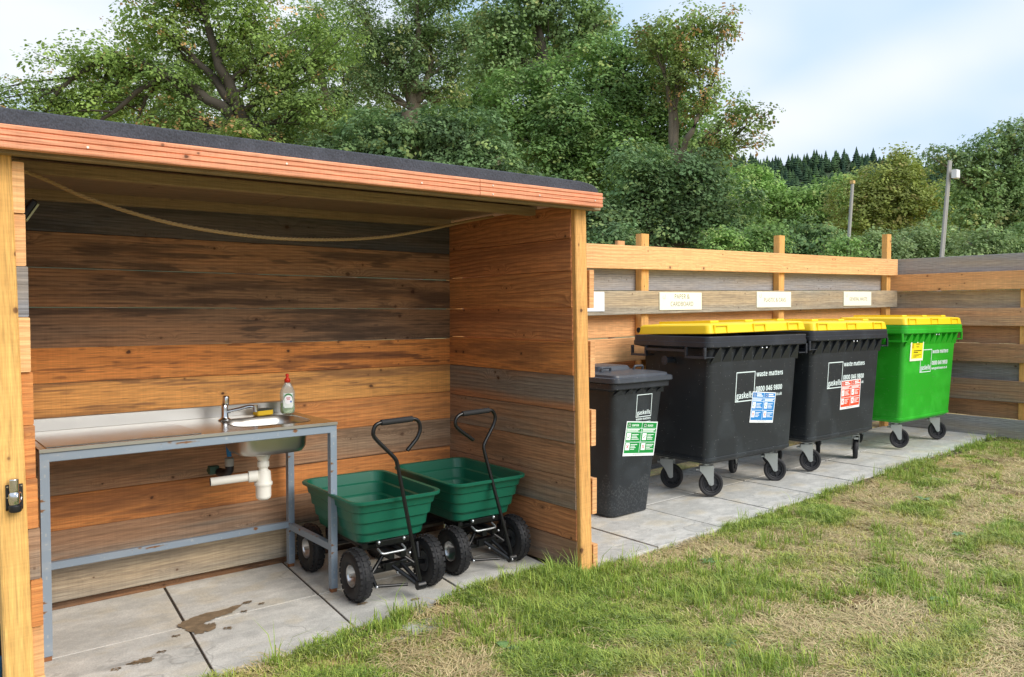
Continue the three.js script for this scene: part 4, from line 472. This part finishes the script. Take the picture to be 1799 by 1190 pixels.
const OLIVE = [[.10, .165, .045], [.175, .235, .06], [.30, .19, .08], .04], GREEN = [[.095, .165, .055], [.165, .25, .075], [.22, .27, .09], .08], MID = [[.095, .15, .065], [.155, .22, .08], [.22, .23, .09], .08], DARK = [[.065, .115, .05], [.11, .17, .065], [.16, .21, .075], .1], BRIGHT = [[.12, .20, .06], [.19, .285, .08], [.24, .29, .1], .1], YEL = [[.16, .20, .055], [.25, .28, .08], [.28, .25, .1], .1], GREYG = [[.11, .16, .065], [.17, .225, .095], [.22, .27, .12], .1];
tree('broadleaf_tree', 'wide spreading olive green tree with reddish seed clusters above shelter roof', { seed: 11, stems: 3, d: 21, base: 430, fork: [432, 225], trunk: .26, cols: OLIVE, dens: .5, leaf: .115, twig: .6, dark: 1,
  lobes: [[-70, 215, 90, 60], [40, 190, 60, 45], [95, 130, 65, 45], [60, 245, 55, 30], [190, 85, 75, 45], [180, 190, 80, 42], [285, 45, 85, 45], [280, 140, 85, 40], [360, 95, 70, 40, 1], [330, 215, 75, 35], [400, 30, 80, 40], [460, 100, 70, 40], [490, 30, 75, 38], [470, 180, 70, 40], [420, 250, 70, 30, -1], [545, 110, 60, 45], [560, 195, 60, 45], [520, 250, 65, 32], [340, -40, 160, 45], [590, 50, 50, 40]] });
tree('broadleaf_tree', 'airy mid green tree with pale forked stems behind roof middle', { seed: 12, stems: 3, d: 29, base: 725, fork: [727, 195], trunk: .3, cols: MID, dens: .45, leaf: .14, twig: .75,
  lobes: [[640, 60, 45, 45], [640, 130, 40, 35], [690, 40, 55, 45], [700, 110, 50, 40], [755, 30, 60, 42], [765, 95, 50, 40], [815, 60, 45, 40], [825, 120, 40, 28], [735, 145, 45, 30], [800, 160, 35, 22], [620, 5, 45, 35], [670, 160, 35, 25], [740, -30, 110, 30]] });
tree('broadleaf_tree', 'tall tree with several dark upright stems reaching above the frame', { seed: 13, stems: 4, d: 24, base: 955, fork: [955, 150], trunk: .28, cols: MID, dens: .5, leaf: .13, twig: .75, dark: 1,
  lobes: [[880, 30, 40, 40], [905, 85, 40, 35], [935, 15, 45, 35], [985, 20, 45, 35], [1035, 5, 45, 22], [1060, 30, 30, 22], [1010, 60, 38, 30], [950, -50, 100, 40], [860, 75, 30, 30], [850, 130, 40, 30]] });
tree('broadleaf_tree', 'dense bright green tree filling the view right of the shelter roof', { seed: 14, d: 22, base: 1010, fork: [1000, 300], trunk: .3, cols: GREEN, dens: .85, leaf: .12, twig: .5,
  lobes: [[910, 170, 65, 50], [975, 150, 60, 50], [1045, 105, 55, 45], [1085, 165, 60, 50], [1005, 215, 75, 50, -1], [900, 240, 65, 45], [1140, 130, 50, 40], [1150, 200, 55, 50], [1080, 260, 75, 45, -1], [960, 285, 70, 40, -1], [870, 190, 45, 40], [1030, 320, 70, 40, -1], [1190, 255, 50, 45], [1115, 75, 42, 30], [1165, 75, 38, 30], [1185, 165, 45, 45], [1225, 215, 40, 35], [1230, 280, 50, 35]] });
tree('broadleaf_tree', 'open brownish tree with bare pale limbs stretching over the valley', { seed: 15, stems: 3, d: 20, base: 1170, fork: [1185, 300], trunk: .16, cols: [[.10, .155, .045], [.165, .21, .06], [.26, .16, .065], .09], dens: .62, leaf: .1, twig: .92,
  lobes: [[1160, 60, 45, 30], [1195, 85, 40, 40], [1205, 25, 40, 26], [1250, 30, 40, 28], [1285, 35, 26, 16], [1240, 90, 34, 30], [1255, 140, 26, 22], [1235, 175, 35, 24], [1300, 195, 38, 18, -1], [1345, 200, 40, 15, -1], [1285, 235, 45, 22, -1], [1330, 245, 30, 14, -1], [1270, 270, 40, 18, -1], [1190, 140, 40, 35]] });
tree('broadleaf_tree', 'leafy green tree filling the gap behind the olive tree', { seed: 41, stems: 3, d: 34, base: 610, fork: [600, 260], trunk: .3, cols: MID, dens: .32, leaf: .15, twig: .6, lobes: [[560, 30, 60, 45], [620, 85, 50, 45], [590, 150, 60, 45], [650, 190, 50, 35], [520, 90, 60, 45], [500, 170, 60, 45], [560, 215, 60, 35], [660, 110, 35, 40]] });
tree('broadleaf_tree', 'green tree seen through the olive crown above the roof corner', { seed: 42, stems: 3, d: 36, base: 180, fork: [190, 300], trunk: .3, cols: MID, dens: .24, leaf: .15, twig: .6, lobes: [[60, 220, 70, 40], [140, 170, 70, 45], [220, 130, 70, 45], [210, 210, 80, 40], [300, 90, 70, 45], [310, 180, 80, 45], [390, 140, 70, 45], [400, 220, 70, 40], [0, 250, 70, 35], [450, 60, 60, 45]] });
tree('broadleaf_tree', 'tall leafy tree between the pale forked tree and the dark stems', { seed: 43, stems: 3, d: 33, base: 860, fork: [860, 260], trunk: .3, cols: GREEN, dens: .45, leaf: .15, twig: .6, lobes: [[850, 60, 50, 45], [800, 190, 55, 35], [860, 150, 55, 45], [910, 110, 50, 45], [780, 215, 60, 30], [900, 30, 50, 40], [1000, 90, 60, 50], [1050, 60, 40, 40]] });
tree('broadleaf_tree', 'dark leafy thicket tree directly behind the roof edge', { seed: 16, d: 18.5, base: 700, fork: [700, 330], trunk: .14, cols: DARK, dens: 1.0, leaf: .11, twig: .45, lobes: [[640, 235, 50, 38], [690, 255, 60, 42], [745, 225, 55, 38], [800, 245, 60, 45], [850, 230, 45, 40], [620, 285, 60, 35], [700, 310, 80, 40], [790, 305, 80, 40], [860, 300, 60, 45], [560, 270, 50, 28], [900, 330, 60, 40]] });
tree('broadleaf_tree', 'deep green ivy covered tree behind the first fence post', { seed: 17, d: 17, base: 1150, fork: [1150, 430], trunk: .2, cols: DARK, dens: 1.0, leaf: .105, twig: .45, dark: 1, lobes: [[950, 350, 60, 45], [1010, 375, 65, 50], [1080, 390, 65, 45], [1140, 340, 60, 45], [1150, 410, 65, 40], [1215, 330, 60, 42], [1220, 390, 65, 45], [1280, 350, 55, 40], [1285, 410, 60, 38], [1120, 290, 60, 40], [1180, 300, 55, 35], [1250, 290, 45, 30]] });
tree('broadleaf_tree', 'light green rounded tree on the slope below the conifers', { seed: 18, d: 46, base: 1400, fork: [1400, 420], trunk: .3, cols: BRIGHT, dens: .30, leaf: .19, twig: .4, lobes: [[1330, 340, 50, 34], [1385, 362, 55, 36], [1440, 360, 50, 36], [1345, 395, 60, 40], [1410, 400, 60, 40], [1475, 335, 38, 24], [1480, 385, 50, 40], [1520, 335, 36, 22, 4], [1310, 312, 40, 20]] });
tree('broadleaf_tree', 'yellowish green drooping dome tree between the two grey poles', { seed: 19, d: 33, base: 1550, fork: [1560, 400], trunk: .3, cols: YEL, dens: .50, leaf: .15, twig: .5, lobes: [[1540, 320, 50, 30], [1580, 325, 45, 30], [1500, 350, 50, 32], [1560, 360, 60, 36], [1615, 355, 45, 32], [1500, 400, 50, 40], [1560, 410, 60, 40], [1620, 405, 55, 42], [1650, 350, 40, 28], [1580, 275, 20, 18], [1590, 300, 40, 20]] });
tree('broadleaf_tree', 'tall loose tree behind the shorter fence', { seed: 20, d: 29, base: 1740, fork: [1740, 400], trunk: .26, cols: MID, dens: .58, leaf: .13, twig: .6, lobes: [[1690, 290, 40, 28], [1730, 265, 40, 28], [1765, 235, 35, 18], [1795, 225, 30, 16], [1790, 280, 45, 35], [1710, 330, 50, 35], [1765, 340, 55, 38], [1830, 330, 55, 50], [1690, 380, 50, 36], [1750, 395, 55, 38], [1810, 400, 50, 40], [1650, 275, 35, 16], [1830, 250, 40, 40]] });
for (const [u, v, ru, rv, d, cols, label, sd] of [[1070, 425, 50, 28, 14, DARK, 'dark low bush behind the sawn off fence strut', 31], [1345, 425, 45, 26, 15, GREEN, 'fresh green bush by the middle fence post', 32], [1420, 425, 60, 28, 17, DARK, 'shadowy dark bush between middle fence post and single pole', 33], [1545, 432, 50, 24, 16, GREYG, 'grey green willow bush beside the single pole', 34], [1625, 428, 55, 28, 17, GREYG, 'soft grey green bush against the twin poles', 35], [1735, 432, 60, 26, 15, GREYG, 'low rounded grey green bush behind the shorter fence', 36], [1800, 425, 45, 30, 16, GREEN, 'green bush at the outer end of the shorter fence', 37], [1270, 428, 40, 24, 15, BRIGHT, 'bright green bush peeping over the top fence board', 38], [1480, 440, 40, 20, 15, GREEN, 'small green bush at foot of the single pole', 39]])
  tree('bush', label, { seed: sd, d, base: u, fork: [u, 500], trunk: .05, cols, cat: 'bush', dens: 1.5, leaf: .075, twig: .4, lobes: [[u - ru * .45, v, ru * .6, rv], [u + ru * .45, v - 3, ru * .6, rv], [u, v - rv * .4, ru * .55, rv * .8], [u - ru * .3, v + 40, ru * .8, rv * 1.4], [u + ru * .3, v + 40, ru * .8, rv * 1.4]] });

// ------------------------------------------------------------------ grass
{
  const gm = new THREE.MeshPhysicalMaterial({ color: 0xffffff, roughness: .7, transmission: .25, thickness: 0, vertexColors: true }), sm = std(0xffffff, .85, 0, { vertexColors: true });
  const inView = (x, z) => { const q = V(x, 0, z).sub(camera.position), d = q.dot(FW); return d > 1.2 && Math.abs(q.dot(RT) / d) < .72; };
  // 1 = cut straw, 0 = green; patches of a few hand-widths, more straw towards the open ground
  const dry = (x, z) => sst(.41, .63, .72 * fbm(x * 2.6 + 4, z * 3.4 + 2, 201, 5) + .28 * fbm(x * .9, z * 1.1, 203, 3) + .05 * sst(2.2, 4.8, x) - .10 * Math.exp(-Math.max(0, z - edgeZ(x)) * 5));
  const bare = (x, z) => sst(.57, .70, fbm(x * 1.5 + 19, z * 1.9, 207, 4));
  const GR = [.19, .33, .04], GL = [.46, .55, .09], YL = [.68, .60, .20], SW = [.76, .62, .34], SB = [.50, .38, .18];
  class Blades { constructor(n) { this.p = new Float32Array(n * 15); this.c = new Float32Array(n * 15); this.i = new Uint32Array(n * 9); this.k = 0; this.n = n; }
    add(a, m, t, sx, sz, col, mw = .8) { const { p, c, i } = this, k = this.k++, o = k * 15, v = k * 5, ux = sx * mw, uz = sz * mw; p.set([a[0] - sx, a[1], a[2] - sz, a[0] + sx, a[1], a[2] + sz, m[0] - ux, m[1], m[2] - uz, m[0] + ux, m[1], m[2] + uz, t[0], t[1], t[2]], o); for (let q = 0; q < 5; q++) c.set(col, o + q * 3); i.set([v, v + 1, v + 3, v, v + 3, v + 2, v + 2, v + 3, v + 4], k * 9); }
    build(name, label, mat) { const g = new THREE.BufferGeometry(); g.setAttribute('position', new THREE.BufferAttribute(this.p.subarray(0, this.k * 15), 3)); g.setAttribute('color', new THREE.BufferAttribute(this.c.subarray(0, this.k * 15), 3)); g.setIndex(new THREE.BufferAttribute(this.i.subarray(0, this.k * 9), 1)); g.computeVertexNormals(); const m = mesh(name, g, mat, scene); m.userData = { kind: 'stuff', label, category: 'grass' }; } }
  const spot = (fn) => { for (let t = 0; t < 400; t++) { const x = rr(.2, 11), z = rr(-3.7, -.6), e = z - edgeZ(x); if (e < 0 || (x > 9.98 && z < -3) || !inView(x, z)) continue; const d2 = x * x + z * z; if (R() > 1.5 / Math.max(1, d2 / 9)) continue; if (R() < fn(x, z, e)) return [x, z, e]; } return null; };
  const tuftOf = (B, x, z, n, h, lean, w, rad, colour) => { const y0 = groundY(x, z); for (let i = 0; i < n && B.k < B.n; i++) { const a = R() * 6.283, bx = x + rr(-rad, rad), bz = z + rr(-rad, rad), hh = h * rr(.4, 1.2), l = lean * rr(.2, 1.3) * hh, dx = Math.cos(a), dz = Math.sin(a), ww = w * rr(.7, 1.3), k = rr(.35, .6); B.add([bx, y0 - .006, bz], [bx + dx * l * .32, y0 + hh * .62, bz + dz * l * .32], [bx + dx * l, y0 + hh * (1 - .25 * lean * R()), bz + dz * l], -dz * ww, dx * ww, colour()); } };
  const jit = (c, a, b) => { const m = rr(a, b); return [c[0] * m, c[1] * m, c[2] * m]; };
  const G = new Blades(290000);
  while (G.k < G.n) { const q = spot((x, z) => (.20 + .80 * (1 - dry(x, z))) * (1 - .85 * bare(x, z))); if (!q) break; const [x, z] = q, d = dry(x, z), yel = sst(.45, .75, fbm(x * 4.5, z * 4.5, 211, 3)), H = lerp(.016, .064, sst(.25, .75, fbm(x * 3.1, z * 3.1, 213, 4))) * lerp(1, .7, d); tuftOf(G, x, z, 13, H, rr(.6, 1.7), .0025, .024, () => jit(mix3(mix3(GR, GL, R()), YL, Math.min(1, d * .7 * (.3 + R()) + .65 * yel * R())), .75, 1.2)); }
  G.build('lawn_grass', 'short patchy green and yellow mown grass', gm);
  const T = new Blades(40000);
  while (T.k < T.n) { const q = spot((x, z, e) => { const clump = sst(.48, .64, fbm(x * 3.2 + 2, z * 3.2, 215, 3)); return Math.min(1, Math.exp(-e * 12) * (.10 + clump) * (1 - .75 * sst(3.2, 3.4, x) * (1 - sst(5.2, 6.4, x))) + .30 * sst(.56, .68, fbm(x * 2.1, z * 2.1 + 7, 217, 3)) + 1.3 * Math.exp(-Math.pow((x - 3.0) / .24, 2) - Math.pow((z + 3.22) / .14, 2))) * (1 - .9 * Math.exp(-Math.pow((x - 1.2) / .45, 2) - e * 4)); }); if (!q) break; const [x, z] = q; tuftOf(T, x, z, 12, rr(.035, .09) * (R() < .06 ? 1.9 : 1), rr(.4, 1.1), .0021, .02, () => jit(mix3(GR, GL, R()), .8, 1.2)); }
  T.build('tall_grass', 'longer green grass tufts along the paving edge', gm);
  // cut stems lying flat, bent once
  const S = new Blades(130000);
  while (S.k < S.n) { const q = spot((x, z) => .07 + .93 * dry(x, z)); if (!q) break; const [x, z] = q, y0 = groundY(x, z), dir = fbm(x * 2, z * 2, 221, 2) * 9; for (let i = 0; i < 7 && S.k < S.n; i++) { const a = dir + rr(-1.3, 1.3), b = a + rr(-.6, .6), L = rr(.03, .12), bx = x + rr(-.05, .05), bz = z + rr(-.05, .05), y = y0 + rr(.0, .020), dx = Math.cos(a), dz = Math.sin(a), w = rr(.0012, .0024), lx = L * .5, col = R() < .14 ? jit([.30, .36, .10], .7, 1.2) : jit(mix3(SW, SB, R()), .7, 1.15), k = [bx + dx * lx, y + rr(.002, .012), bz + dz * lx]; S.add([bx, y, bz], k, [k[0] + Math.cos(b) * lx, y + rr(-.003, .008), k[2] + Math.sin(b) * lx], -dz * w, dx * w, col); } }
  S.build('cut_straw', 'dry pale grass clippings lying on the lawn', sm);
  // broad dock leaves in the turf
  const D = new Blades(900), plants = [[5.6, -2.2], [3.0, -2.15], [6.4, -2.75], [4.3, -1.75], [2.2, -2.75], [7.2, -3.0], [3.9, -2.9]];
  for (const [x, z] of plants) for (let i = 0; i < 9; i++) { const a = R() * 6.283, L = rr(.04, .085), y = groundY(x, z) + .012, dx = Math.cos(a), dz = Math.sin(a), w = L * .22, col = jit([.17, .30, .09], .8, 1.2); D.add([x, y, z], [x + dx * L * .5, y + .02, z + dz * L * .5], [x + dx * L, y + .012, z + dz * L], -dz * .003, dx * .003, col, w / .003); }
  D.build('dock_leaves', 'broad green weed leaves scattered in the lawn', gm);
}
scene.traverse((o) => { if (o.isMesh) { o.castShadow = true; o.receiveShadow = true; } });
renderer.render(scene, camera);
